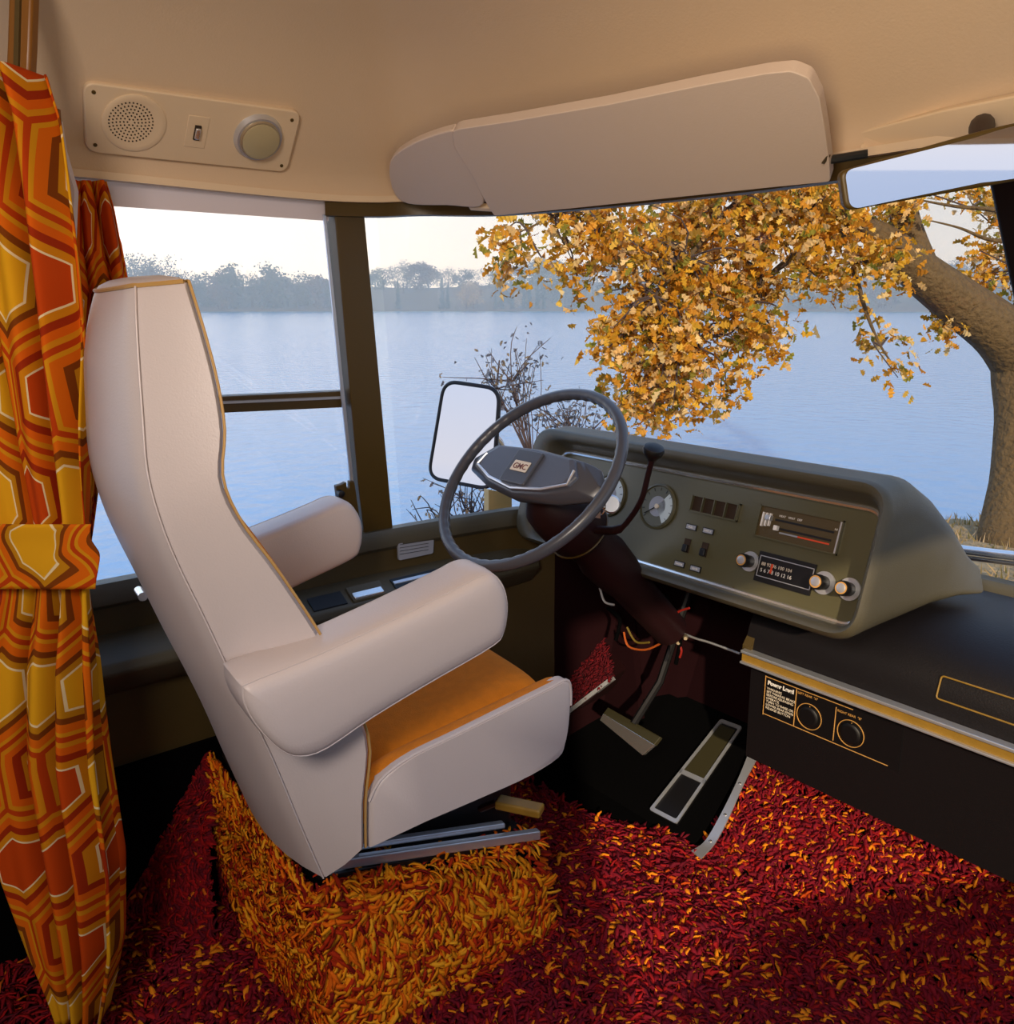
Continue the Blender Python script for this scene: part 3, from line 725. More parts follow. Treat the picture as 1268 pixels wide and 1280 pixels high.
rg = [rr(iuL, iuR, ivB, ivT, .035, REC-.012), rr(iuL-.002, iuR+.002, ivB-.002, vTi-.004, .04, REC+.01), rr(iuL-.006, iuR+.005, ivB-.005, vTi, .042, -.008), rr(iuL-.012, iuR+.010, ivB-.012, vTi+.006, .046, .0), rr(uL+.012, uR-.008, vB+.010, vT-.008, .055, .002), rr(uL+.004, uR-.002, vB+.003, vT-.002, .06, -.006), rr(uL, uR, vB, vT, .065, -.022)]
front = rg[-1]; zmx = max(p.z for p in front); zmn = min(p.z for p in front)
yb0 = max(p.y for p in front)
def side(k_y, ztop, zbot, flare=0):
    out = []
    for p in front:
        f = (p.z-zmn)/(zmx-zmn); z = zbot+(ztop-zbot)*f
        out.append(V((p.x+(flare*(1-f) if p.x > -1.0 else 0), p.y+k_y*(.35+.65*1), z)))
    return out
rg += [side(.04, zmx+.004, zmn), side(.09, zmx-.004, zmn), side(.17, zmx-.045, zmn, .0), side(.26, zmx-.11, zmn+.01, .01), side(.33, zmx-.18, zmn+.02, .03), side(.38, zmx-.215, zmn+.02, .05)]
MB().loft(rg, caps=False).build('housing', 'pad', pod, angle=60)
MB().prism(rr(iuL-.004, iuR+.004, ivB-.004, ivT+.004, .036, REC-.012), -PN*.004).build('face_plate', 'plate', pod, smooth=False)
PO = REC-.011
pf = lambda px, py, off=PO: onpod(px, py, off)
tr = rr(iuL+.004, iuR-.002, ivB+.003, ivT-.003, .035, PO+.003)
trc = MB().tube(tr, .0055, 8, closed=True).build('chrome_trim', 'chrome', pod)
tg = text
# gauges
def gauge(px, py, r, face='dial'):
    c = pf(px, py)
    g = MB().lathe(c, PN, [(r*1.12, 0), (r*1.12, .004), (r*1.02, .006), (r*1.0, .002), (r*.96, .0015)], 40).build('gauge', 'plate', pod)
    MB().lathe(c+PN*.0016, PN, [(r*.97, 0), (r*.97, .001)], 40).build('dial_face', face, g)
    if face != 'dial': MB().prism([c+PN*.0028]+[c+PN*.0028+(PE*math.cos(a)+PV*math.sin(a))*r*.9 for a in np.linspace(-1.0, .9, 14)], PN*.0006).build('dial_reflection', 'dial', g, smooth=False)  # pale wedge paints a reflection onto the dark dial
    MB().lathe(c+PN*.0028, PN, [(r*.5, 0), (r*.5, .0006), (r*.46, .0006)], 32).build('dial_ring', 'grey_ink', g)
    MB().lathe(c+PN*.003, PN, [(r*.12, 0), (r*.12, .004), (.001, .005)], 16).build('needle_hub', 'badge', g)
    a = math.radians(215); MB().tube([c+PN*.005, c+PN*.005+(PE*math.cos(a)+PV*math.sin(a))*r*.8], .0012, 5).build('needle', 'black', g)
    tk = MB()
    for k in range(11):
        a = math.radians(-40+k*26); d = PE*math.cos(a)+PV*math.sin(a); tk.tube([c+PN*.003+d*r*.78, c+PN*.003+d*r*.92], .0009, 4)
    tk.build('tick_marks', 'black', g)
gauge(762, 619, .046); gauge(823, 633, .046, 'darkdial')
gauge(702, 590, .012)
def puv(px, py): return toc(pf(px, py))
def pbox(name, u0, u1, v0, v1, m, h, off=PO, parent=pod, bevel=0, r=0):
    pts = [frp(u0, v0, off), frp(u1, v0, off), frp(u1, v1, off), frp(u0, v1, off)]
    if r: pts = rounded(pts, r, 4)
    return MB().prism(pts, PN*h).build(name, m, parent, smooth=bool(bevel), bevel=bevel)
def pframe(name, u0, u1, v0, v1, t, m, h, off=PO, parent=pod):
    mb = MB()
    for a, b, c, d in ((u0, u1, v0, v0+t), (u0, u1, v1-t, v1), (u0, u0+t, v0, v1), (u1-t, u1, v0, v1)):
        mb.prism([frp(a, c, off), frp(b, c, off), frp(b, d, off), frp(a, d, off)], PN*h)
    return mb.build(name, m, parent, smooth=False)
# vent of four slots
a = puv(867, 627); b = puv(923, 643); hh = .016
vc = (a[1]+b[1])/2
ve = pbox('vent', a[0], b[0], vc-hh, vc+hh, 'dark_hole', .0012)
for k in range(5):
    u = a[0]+(b[0]-a[0])*k/4; pbox('vent_divider', u-.0012, u+.0012, vc-hh, vc+hh, 'plate', .008, parent=ve)
pframe('vent_frame', a[0]-.003, b[0]+.003, vc-hh-.003, vc+hh+.003, .0035, 'plate', .005, parent=ve)
def label(px, py, w, words):
    c = puv(px, py); l = pbox('switch_label', c[0]-w, c[0]+w, c[1]-.0065, c[1]+.0065, 'black', .002)
    pbox('label_plate', c[0]-w+.002, c[0]+w-.002, c[1]-.0045, c[1]+.0045, 'grey_ink', .001, PO+.002, l)
    text('lettering', words, .0055, frp(c[0], c[1]-.002, PO+.0035), PE, PV, 'white_ink', l, .0003, 'CENTER')
label(865, 659, .014, 'FUEL'); label(886, 664, .014, 'MAP LT'); label(850, 705, .014, 'WATER'); label(870, 711, .014, 'GENR')
for px, py in ((859, 682), (881, 687)):
    c = puv(px, py); s = pbox('rocker_switch', c[0]-.008, c[0]+.008, c[1]-.015, c[1]+.015, 'dark_hole', .0015)
    MB().prism([frp(c[0]-.0065, c[1]-.014, PO+.001), frp(c[0]+.0065, c[1]-.014, PO+.001), frp(c[0]+.0065, c[1]+.002, PO+.001), frp(c[0]-.0065, c[1]+.002, PO+.001)], PN*.008).build('rocker', 'black', s, smooth=False, bevel=.002)
# heater control
a = puv(950, 650); b = puv(1050, 673); vc = (a[1]+b[1])/2; hh = .030
hc = pbox('heater_control', a[0], b[0], vc-hh, vc+hh, 'olive', .002)
pframe('control_frame', a[0]-.003, b[0]+.003, vc-hh-.003, vc+hh+.003, .003, 'plate', .006, parent=hc)
pbox('frame_highlight', b[0]-.002, b[0]+.001, vc-hh, vc+hh, 'alu', .0065, parent=hc)
W_ = b[0]-a[0]
pbox('slider_slot', a[0]+.035, b[0]-.012, vc+.006, vc+.010, 'black', .0008, PO+.002, hc); pbox('slider_slot', a[0]+.035, b[0]-.014, vc-.010, vc-.006, 'black', .0008, PO+.002, hc)
pbox('red_scale', a[0]+.09, b[0]-.016, vc-.017, vc-.014, 'red_ink', .0005, PO+.002, hc); pbox('blue_scale', a[0]+.05, a[0]+.09, vc-.017, vc-.014, 'grey_ink', .0005, PO+.002, hc)
pbox('slider_knob', a[0]+.040, a[0]+.048, vc-.013, vc-.003, 'white_ink', .010, PO+.002, hc, .001); pbox('slider_knob', a[0]+.018, a[0]+.030, vc+.004, vc+.014, 'alu', .012, PO+.002, hc, .001)
for q in (.008, .016, .024): pbox('mode_lever', a[0]+q, a[0]+q+.003, vc-.012+q*.2, vc+.018, 'white_ink', .006, PO+.002, hc)
text('lettering', 'HEAT   VENT   DEF', .006, frp(a[0]+.042, vc+.015, PO+.003), PE, PV, 'white_ink', hc, .0002); text('lettering', 'HI', .006, frp(b[0]-.012, vc+.012, PO+.003), PE, PV, 'white_ink', hc, .0002)
# radio
a = puv(948, 706); b = puv(1018, 725); vc = (a[1]+b[1])/2-.001; hh = .030
rd = pbox('radio', a[0], b[0], vc-hh, vc+hh, 'black', .005)
pframe('dial_border', a[0]+.004, b[0]-.001, vc-hh+.010, vc+hh-.008, .0016, 'alu', .001, PO+.005, rd)
text('lettering', '5 6 7 8 10 12 16', .0105, frp(a[0]+.010, vc-.010, PO+.0055), PE, PV, 'white_ink', rd, .0002)
text('lettering', '88 92 96 100 104', .0095, frp(a[0]+.010, vc+.003, PO+.0055), PE, PV, 'badge', rd, .0002)
pbox('tuning_needle', a[0]+.032, a[0]+.036, vc-.009, vc+.010, 'red_ink', .0015, PO+.005, rd)
def knob(px, py, r, face='alu', mk_=''):
    c = pf(px, py, PO)
    # the picked pixel is the knob's face, which stands proud of the plate
    c = onpod(px, py, PO+.034)-PN*.034
    k = MB().lathe(c, PN, [(r*1.35, 0), (r*1.35, .002), (r*.9, .003), (r*.9, .02), (r, .021), (r, .033), (r*.92, .035)], 28).build('knob', 'black', pod)
    MB().lathe(c+PN*.001, PN, [(r*1.5, 0), (r*1.5, .004), (r*1.38, .004)], 28).build('knob_ring', 'alu', k)
    MB().lathe(c+PN*.0352, PN, [(r*.62, 0), (r*.62, .001), (r*.5, .0015)], 24).build('knob_face', 'alu', k)
    MB().lathe(c+PN*.0352, PN, [(r*.8, 0), (r*.8, .0006), (r*.74, .0006)], 24).build('knob_band', 'gold', k)
knob(927, 700, .0135); knob(1020, 727, .0145); knob(1052, 735, .014)
for q in ((941, 581), (1045, 616), (1040, 780), (917, 735)):
    MB().lathe(pf(*q), PN, [(.003, 0), (.003, .001), (.001, .0015)], 10).build('screw', 'brown_frame', pod)
# ================================================================== LOWER DASH
ld = empty('lower_dashboard', V((-.5, 1.6, .4)), 'dark olive lower dashboard shelf with gold wood trim running right of the pedals', 'dashboard')
def lp(x, y, z): return V((x, y, z+H))
x0, x1 = -.985, .62
pr = [(1.87, -.592), (1.76, -.580), (1.64, -.578), (1.55, -.600), (1.495, -.645), (1.475, -.70), (1.47, -.752), (1.50, -.765), (1.505, -.99), (1.56, -1.0), (1.75, -.80), (1.87, -.63)]
prs = spline([V((0, *q)) for q in pr[:7]], 22)+[V((0, *q)) for q in pr[7:]]
MB().prism([lp(x0, q.y, q.z) for q in prs], (x1-x0, 0, 0)).build('shelf_body', 'blackpaint', ld, angle=35)
MB().prism([lp(x0-.001, 1.464, -.71), lp(x0-.001, 1.50, -.66), lp(x0-.001, 1.52, -.66), lp(x0-.001, 1.5, -.76), lp(x0-.001, 1.464, -.745)], (.02, 0, 0)).build('end_cap', 'olive', ld, smooth=False)
zt0 = ony(930, 812, 1.464).z; zt1 = ony(1262, 944, 1.464).z; zt = (ony(932, 814, 1.464).z+ony(1262, 930, 1.464).z)/2
print('TRIM z', zt0-H, zt1-H)
hgt = .025
MB().box((x0+.003, 1.458, zt-hgt), (x1, 1.472, zt)).build('wood_trim', 'woodtrim', ld, smooth=False)
MB().box((x0+.003, 1.450, zt-.004), (x1, 1.472, zt+.003)).build('trim_bead', 'alu', ld, bevel=.002)
MB().box((x0+.003, 1.450, zt-hgt-.003), (x1, 1.472, zt-hgt+.002)).build('trim_bead', 'alu', ld, bevel=.0015)
gb = [(1175, 842), (1168, 872), (1300, 918), (1300, 882)]
gp = [ony(x, y, 1.478) for x, y in gb]
gz0, gz1 = gp[1].z, gp[0].z; gx = gp[0].x
gz1 = ony(1175, 843, 1.49).z; gz0 = ony(1170, 873, 1.474).z
g_ = MB().tube(rounded([V((gx, 1.476, gz0)), V((gx, 1.488, gz1)), V((gx+.36, 1.488, gz1)), V((gx+.36, 1.476, gz0))], .006, 4), .0016, 6, closed=True).build('glovebox_outline', 'woodtrim', ld)
# black toe panel between footwell & right carpet
# ---- power level control
pw = empty('level_control', V((-.85, 1.49, .4)), 'black control panel with two round dials and white lettering under the gold trim', 'control panel')
yp = 1.498
A = ony(960, 846, yp); B = ony(960, 892, yp); C_ = ony(1105, 946, yp)
zA = A.z+.002; zB = B.z-.006; xA = A.x-.004; xB = C_.x+.03
MB().box((xA, yp, zB), (xB, yp+.006, zA)).build('panel_plate', 'black', pw, smooth=False)
ln = MB()
e = .0011
for (u0, v0, u1, v1) in ((xA, zA-.002, xA+.20, zA-.002), (xA, zB+.003, xB-.02, zB+.003), (xA+.075, zA-.004, xA+.075, zB+.003), (xA+.165, zA-.010, xA+.165, zB+.008), (xA, zA, xA, zB)):
    ln.tube([V((u0, yp-.001, v0)), V((u1, yp-.001, v1))], e, 5)
ln.build('gold_lines', 'gold', pw)
for cx_ in (xA+.108, xA+.200):
    cc = V((cx_, yp-.001, (zA+zB)/2-.008)); r = .028
    circ = [cc+V((math.cos(t)*r, 0, math.sin(t)*r)) for t in np.linspace(0, 2*math.pi, 40)[:-1]]
    d = MB().tube(circ, .001, 5, closed=True).build('dial_circle', 'gold', pw)
    MB().tube([cc+V((0, 0, .006)), cc+V((0, 0, .024))], .0008, 4).build('dial_pointer', 'gold', pw)
    MB().lathe(cc, (0, -1, 0), [(.022, -.002), (.022, .003), (.018, .006), (.016, .006)], 28).build('dial_knob', 'black', pw)
XE, ZE = (1, 0, 0), (0, 0, 1)
text('lettering', 'Power Level', .0125, (xA+.006, yp-.0008, zA-.018), XE, ZE, 'white_ink', pw, .0004, bold=.0006)
text('lettering', 'LEFT REAR  "A"', .007, (xA+.078, yp-.0008, zA-.012), XE, ZE, 'gold', pw, .0003)
text('lettering', 'RIGHT REAR  "B"', .007, (xA+.168, yp-.0008, zA-.018), XE, ZE, 'gold', pw, .0003)
text('lettering', 'WARNING\nSET PARKING BRAKE\nBEFORE RELEASING\nOPERATE\nTURN TO RAISE OR\nLOWER REAR ENDS\nRELEASE BUTTON', .0075, (xA+.005, yp-.0008, zA-.030), XE, ZE, 'badge', pw, .0003)
# ================================================================== STEERING
WC = at(661, 595, 1.62)
n_ = V((0, -.72, .69)).normalized(); wu = V((1, 0, 0)); wv = n_.cross(wu).normalized()
if wv.z < 0: wv = -wv
RW = .203
sw = empty('steering_wheel', WC, 'grey steering wheel with grooved rim and wide padded centre spoke', 'steering wheel')
vs = []; fs = []; n1, n2 = 180, 14
for i in range(n1):
    t = 2*math.pi*i/n1; d = wu*math.cos(t)+wv*math.sin(t); 
    for j in range(n2):
        p_ = 2*math.pi*j/n2; r = .0118
        co_ = math.cos(p_)
        if co_ < -.3: r -= .0022*(.5+.5*math.cos(t*48))*(-co_)
        vs.append(WC+d*(RW+co_*r)+n_*(math.sin(p_)*r*1.02))
for i in range(n1):
    for j in range(n2): fs.append((i*n2+j, i*n2+(j+1) % n2, ((i+1) % n1)*n2+(j+1) % n2, ((i+1) % n1)*n2+j))
mk('rim', vs, fs, 'wheel', sw)
def onwh(px, py, off=0): return onp(px, py, WC+n_*off, n_)
def wl(u, v, o=0): return WC+wu*u+wv*v+n_*o
def spoly(k): # wide pad outline (u,v)
    return [(-.165*k, .012), (-.13*k, .050), (.0, .058), (.13*k, .050), (.165*k, .012), (.155*k, -.012), (.09*k, -.038), (0, -.052), (-.09*k, -.038), (-.155*k, -.012)]
base = [wl(u, v, -.025) for u, v in spoly(1.22)]
def pad_ring(k, s, o, vo=0):
    return [wl(u*s, v*s+vo, o) for u, v in spoly(k)]
sp_ = MB().loft([pad_ring(1.2, .93, -.022), pad_ring(1.2, 1.0, -.012), pad_ring(1.1, 1.0, .0), pad_ring(1.0, .97, .010), pad_ring(1, .9, .014)]).build('spoke', 'wheel', sw, bevel=.003, smooth=True)
MB().loft([pad_ring(.98, .88, .012), pad_ring(.98, .86, .020), pad_ring(.96, .80, .023)]).build('horn_pad', 'wheelpad', sw, bevel=.003, smooth=False)
ch = MB(); q1 = [wl(u*.93, v*.93-.0, .017) for u, v in spoly(1.0)]
ch.tube([wl(-.125, .018, .022)]+[wl(u*.84, v*.82, .022) for u, v in spoly(.98)][9:4:-1][:0]+[wl(u*.85, v*.83, .0215) for u, v in [(-.155, -.012), (-.09, -.038), (0, -.052), (.09, -.038), (.155, -.012)]]+[wl(.128, .02, .022)], .0030, 6)
ch.build('chrome_bead', 'alu', sw)
hb = rounded([wl(-.036, .04, .022), wl(.036, .04, .022), wl(.036, -.036, .022), wl(-.036, -.036, .022)], .006)
MB().prism(hb, n_*.007).build('centre_cap', 'wheel', sw, bevel=.002)
bd = MB().prism(rounded([wl(-.023, .013, .0295), wl(.023, .013, .0295), wl(.023, -.010, .0295), wl(-.023, -.010, .0295)], .002), n_*.0012).build('badge', 'badge', sw, smooth=False)
text('lettering', 'GMC', .0175, wl(0, -.005, .031), wu, wv, 'badge_ink', bd, .0004, 'CENTER', bold=.0002)
ld_ = -n_
colu = empty('steering_column', WC+ld_*.4, 'dark maroon steering column with curved gear lever and ignition key', 'steering column')
MB().lathe(WC, ld_, [(.030, .015), (.034, .045), (.045, .06), (.062, .085), (.066, .12), (.066, .19), (.060, .205), (.052, .21), (.050, .26), (.056, .29), (.052, .36), (.045, .40), (.042, .62)], 28).build('column_shroud', 'maroon', colu)
MB().lathe(WC+ld_*.19, ld_, [(.0675, 0), (.069, .002), (.0675, .004)], 32).build('collar_line', 'brown_frame', colu)
lvp = [ony(772, 662, 1.17), ony(790, 645, 1.165), ony(803, 622, 1.155), ony(810, 595, 1.15), ony(815, 575, 1.145)]
MB().tube(spline([WC+ld_*.17+V((.05, 0, 0))]+lvp, 24), [.009]*6+[.0055]*18, 10).build('gear_lever', 'maroon', colu)
kc = ony(817, 564, 1.145); ax = (lvp[-1]-lvp[-2]).normalized()
MB().lathe(kc, ax, [(.006, -.022), (.009, -.016), (.017, -.006), (.020, .002), (.018, .008), (.010, .011)], 20).build('lever_knob', 'black', colu)
kp = ony(750, 633, 1.10)
MB().lathe(kp+V((-.0, .03, 0)), V((.75, -.6, .2)), [(.016, -.03), (.018, .0), (.015, .004)], 18).build('ignition_lock', 'alu', colu)
ring = [kp+V((.012, -.01, .004))+V((.5, 0, .1)).normalized()*math.cos(t)*.012+V((0, 0, 1))*math.sin(t)*.016 for t in np.linspace(0, 6.28, 24)[:-1]]
MB().tube(ring, .0014, 6, closed=True).build('key_ring', 'chrome', colu)
MB().prism([kp+V((.0, -.015, .012)), kp+V((.014, -.012, .012)), kp+V((.014, -.012, -.018)), kp+V((0, -.015, -.018))], (.002, -.002, 0)).build('ignition_key', 'alu', colu, smooth=False)
kk = ony(715, 663, 1.1)
MB().lathe(WC+ld_*.13+V((.045, -.03, .03))*1.0, V((.6, -.5, .6)), [(.010, 0), (.010, .006), (.006, .008)], 14).build('hazard_knob', 'badge_ink', colu)
tl = [ony(690, 668, 1.12), ony(676, 660, 1.11), ony(672, 650, 1.10)]
MB().tube([WC+ld_*.12+V((-.05, 0, 0)), ony(700, 672, 1.12), ony(684, 664, 1.12), ony(674, 656, 1.12)], .005, 8).build('indicator_lever', 'chrome', colu)
# kick panel, dark maroon, left of the column
kpn = MB().prism([ony(640, 690, 1.62), ony(780, 700, 1.62), ony(800, 900, 1.62), ony(630, 900, 1.62)], (0, .02, 0)).build('kick_panel', 'firewall', smooth=False)
tag(kpn, 'dark maroon kick panel left of the steering column', 'panel')
# wiring under the dash
wires = [([(780, 790), (786, 808), (808, 812), (830, 802)], 'wire_orange', 1.5), ([(784, 784), (795, 802), (812, 803)], 'wire_olive', 1.5), ([(822, 780), (838, 776), (848, 765), (862, 760)], 'wire_red', 1.48), ([(750, 735), (756, 752), (768, 756)], 'white_ink', 1.46), ([(800, 770), (815, 782), (836, 778), (842, 768)], 'wire_olive', 1.47), ([(850, 790), (870, 798), (890, 804), (925, 817)], 'alu', 1.52), ([(846, 800), (852, 812), (850, 822)], 'wire_red', 1.5), ([(760, 760), (775, 775), (770, 800)], 'blackmat', 1.47), ([(835, 745), (830, 770), (850, 795), (845, 830)], 'blackmat', 1.5)]
lab = ['orange wire hanging in a loop below the steering column', 'short olive wire curled above the orange loop', 'red wire under the middle of the instrument pod', 'pale end of wire beside the steering column', 'olive wire bending under the instrument pod', 'bright metal rod running to the gold trim', 'short red wire dangling below the pod', 'black cable left of the wire loop', 'black cable hanging behind the red wires']
for (w, m, y), l in zip(wires, lab):
    nm = 'linkage_rod' if m == 'alu' else ('cable' if m == 'blackmat' else 'wire')
    tag(MB().tube(spline([ony(a, b, y) for a, b in w], 16), .0028 if nm != 'cable' else .005, 6).build(nm, m), l, 'rod' if nm == 'linkage_rod' else nm)
for (a, b), l in (((857, 797), 'small bright plug under the dash beside the metal rod'), ((848, 803), 'small bronze plug under the dash below the bright one')):
    tag(MB().lathe(ony(a, b, 1.5), (.6, -.7, .1), [(.006, -.01), (.007, 0), (.004, .008)], 12).build('connector', 'brushed'), l, 'connector')
# ================================================================== OVERHEAD SPEAKER AND LAMP PANEL
oh = [(103, 101), (377, 139), (358, 215), (107, 189)]
P4 = [onceil(*q)[0] for q in oh]
cen = sum(P4, V((0, 0, 0)))/4
ux = ((P4[1]-P4[0])+(P4[2]-P4[3])).normalized(); nz = ux.cross((P4[0]-P4[3])+(P4[1]-P4[2])).normalized()
if nz.dot(EYE-cen) < 0: nz = -nz
uy = nz.cross(ux).normalized(); uy = uy if uy.z > 0 else -uy
off = max((p-cen).dot(nz) for p in P4)+.004
ohc = cen+nz*off
def ono(px, py, o=0): return onp(px, py, ohc+nz*o, nz)
op_ = empty('overhead_panel', ohc, 'beige overhead panel with round speaker grille, switch and map lamp', 'panel')
pl4 = rounded([ono(*q) for q in oh], .02, 8)
MB().prism([p-nz*.012 for p in pl4], nz*.015).build('backplate', 'panel', op_, bevel=.0025)
sg = MB().lathe(ono(168, 154, .003), nz, [(.050, 0), (.050, .0015), (.047, .003), (.040, .0018)], 48).build('speaker_grille', 'panel', op_)
ho = MB(); k = 0
c = ono(164, 153, .0052)
for ring_ in range(1, 7):
    r = ring_*.0056
    for j in range(6*ring_):
        a = 2*math.pi*(j/(6*ring_))+ring_*.03; q = c+ux*math.cos(a)*r+uy*math.sin(a)*r
        ho.lathe(q, nz, [(.0014, -.002), (.0014, .0003)], 6)
ho.build('grille_holes', 'dark_hole', sg)
c = ono(246, 165, .003); 
s_ = MB().obox(c, ux, uy, nz, .036, .058, .002).build('switch_plate', 'panel', op_, bevel=.001)
MB().obox(c+nz*.002, ux, uy, nz, .010, .026, .004).build('switch_slot', 'dark_hole', s_, smooth=False)
MB().obox(c+nz*.004, ux, uy, nz, .0085, .020, .008).build('switch_toggle', 'chrome', s_, bevel=.002)
c = ono(322, 170, .0)
lr = MB().lathe(c, nz, [(.044, 0), (.044, .004), (.041, .008), (.040, .012)], 48).build('lamp_bezel', 'alu', op_)
c2 = c
MB().lathe(c, nz, [(.038, .008), (.035, .016), (.032, .017)], 48).build('lamp_housing', 'brushed', lr)
MB().lathe(c, nz, [(.033, .0165), (.033, .019), (.026, .021), (.001, .022)], 48).build('lamp_lens', 'lens', lr)
for q in ((117, 115), (119, 181), (365, 150), (352, 207)):
    MB().lathe(ono(q[0], q[1], .003), nz, [(.0032, 0), (.0032, .001), (.001, .0015)], 12).build('screw', 'brown_frame', op_)
# ================================================================== SUN VISORS
def onvis(px, py, o=0): return onp(px, py, VC+VNn*o, VNn)
va, vb, vc_ = at(620, 262, 1.60), at(1040, 222, 1.21), at(990, 92, 1.075)
VNn = (vb-va).cross(vc_-va).normalized(); VNn = VNn if VNn.dot(EYE-va) > 0 else -VNn
VC = va
vis = empty('sun_visor', VC, 'large pale driver sun visor folded up against the headliner', 'sun visor')
out = [(620, 266), (610, 250), (592, 215), (570, 180), (568, 160), (575, 157), (640, 147), (760, 126), (880, 101), (960, 86), (992, 83), (1014, 92), (1027, 118), (1034, 160), (1039, 200), (1040, 222), (960, 230), (840, 243), (720, 256)]
vp_ = rounded([onvis(*q) for q in out], .006, 3)
MB().prism([p-VNn*.012 for p in vp_], VNn*.02).build('visor_board', 'visor', vis, bevel=.006)
MB().tube([p+VNn*.004 for p in [onvis(x, y) for x, y in [(572, 166), (640, 154), (760, 133), (880, 108), (960, 93), (990, 91), (1008, 100), (1019, 122), (1026, 160), (1031, 200)]]], .0016, 6).build('visor_seam', 'visor', vis)
o2 = [(606, 252), (560, 254), (512, 252), (494, 238), (488, 210), (494, 192), (520, 175), (560, 161), (572, 165), (585, 200)]
vp2 = spline([onvis(*q, -.004) for q in o2], 50, closed=True)
w_ = MB().prism([p-VNn*.010 for p in vp2], VNn*.016).build('visor_wing', 'visor', vis, bevel=.005)
A, B = onvis(588, 258, -.01), onvis(622, 260, -.01)
MB().obox((A+B)/2, (B-A).normalized(), VNn, (B-A).normalized().cross(VNn), (B-A).length, .012, .012).build('hinge', 'panel', vis, bevel=.003)
q = onvis(1033, 199, .008); MB().obox(q, ux, VNn, uy, .008, .003, .012).build('pivot_clip', 'brown_frame', vis, smooth=False)
A = onvis(1036, 200, -.004); B = at(1085, 192, 1.17)
MB().tube([A, B], .006, 8).build('pivot_rod', 'black', vis)
# passenger visor and its bracket beyond the mirror
pva, pvb, pvc = at(1062, 186, 1.25), at(1400, 130, .98), at(1180, 135, 1.12)
PVN = (pvb-pva).cross(pvc-pva).normalized(); PVN = PVN if PVN.dot(EYE-pva) > 0 else -PVN
def onpv(px, py, o=0): return onp(px, py, pva+PVN*o, PVN)
pv = empty('passenger_visor', pva, 'beige passenger visor edge behind the rear view mirror', 'sun visor')
MB().prism([p-PVN*.008 for p in rounded([onpv(*q) for q in ((1060, 190), (1061, 167), (1180, 136), (1268, 118), (1380, 95), (1400, 140), (1268, 163), (1170, 175))], .008, 4)], PVN*.014).build('visor_board', 'panel', pv, bevel=.005)
MB().obox(onpv(1090, 187, .006), RT, PVN, UP, .03, .012, .018).build('visor_bracket', 'panel', pv, bevel=.003)
# ================================================================== REAR VIEW MIRROR
mt = .98
mc = [at(1051, 212, 1.02), at(1262, 152, .93), at(1350, 142, .90), at(1352, 215, .90), at(1262, 233, .93), at(1085, 262, 1.02)]
ma, mb_, mc_ = at(1060, 240, 1.03), at(1260, 195, .93), at(1150, 195, .985)
MN = None
# orientation: tilt so the glass throws back the bright side window
cen = at(1160, 210, .98)
want = V((1, -.35, -.005)).normalized(); tocam = (EYE-cen).normalized(); MN = (want+tocam).normalized()
print('mirror facing', MN.dot(tocam))
MN = (tocam+want).normalized()
def onm(px, py, o=0): return onp(px, py, cen+MN*o, MN)
mo = rounded([onm(*q) for q in ((1050, 214), (1250, 157), (1345, 140), (1352, 208), (1262, 228), (1057, 264))], [.010, .03, .02, .02, .03, .012], 6)
rv = empty('rear_view_mirror', cen, 'wide rear view mirror with thin brown frame hanging at the windscreen header', 'mirror')
cn = sum(mo, V((0, 0, 0)))/len(mo)
MB().prism([p-MN*.016 for p in mo], MN*.016).build('mirror_case', 'brown_frame', rv, bevel=.004)
MB().prism([p+(cn-p).normalized()*.0055+MN*.0005 for p in mo], MN*.001).build('mirror_glass', 'mirror', rv, smooth=False)
MB().tube([onm(1225, 172, -.014), at(1226, 164, 1.02), at(1228, 158, 1.06), at(1232, 152, 1.10)], [.008, .013, .015, .010], 12).build('mirror_stem', 'maroon', rv)
# ================================================================== OUTSIDE DOOR MIRROR
oc_ = V((-1.95, 0, 0)); om = onx(583, 540, -1.95)
omN = V((.42, -.9, .12)).normalized()
def onom(px, py, o=0): return onp(px, py, om+omN*o, omN)
oo = rounded([onom(*q) for q in ((553, 482), (612, 487), (625, 500), (619, 603), (600, 607), (545, 600), (539, 585))], [.04, .03, .03, .03, .03, .03, .03], 6)
oo = rounded([onom(*q) for q in ((556, 476), (625, 486), (616, 612), (536, 597))], .045, 8)
dm = empty('door_mirror', om, 'rounded rectangular outside mirror with black rim beyond the driver window', 'mirror')
cn = sum(oo, V((0, 0, 0)))/len(oo)
MB().prism([p-omN*.02 for p in oo], omN*.018).build('mirror_case', 'black', dm, bevel=.004)
MB().tube([p for p in oo], .006, 8, closed=True).build('mirror_rim', 'black', dm)
MB().prism([p+omN*.001 for p in oo], omN*.001).build('mirror_glass', 'mirror', dm, smooth=False)
MB().tube(spline([onom(618, 545, -.02), onx(628, 560, -1.93), onx(628, 600, -1.88), onx(622, 640, -1.8), onx(620, 690, -1.72)], 20), .010, 10).build('mirror_arm', 'chrome', dm)
MB().prism([onx(x, y, -1.73) for x, y in ((611, 612), (640, 618), (640, 660), (611, 660))], (-.02, 0, 0)).build('mirror_bracket', 'lacquer', dm, smooth=False)
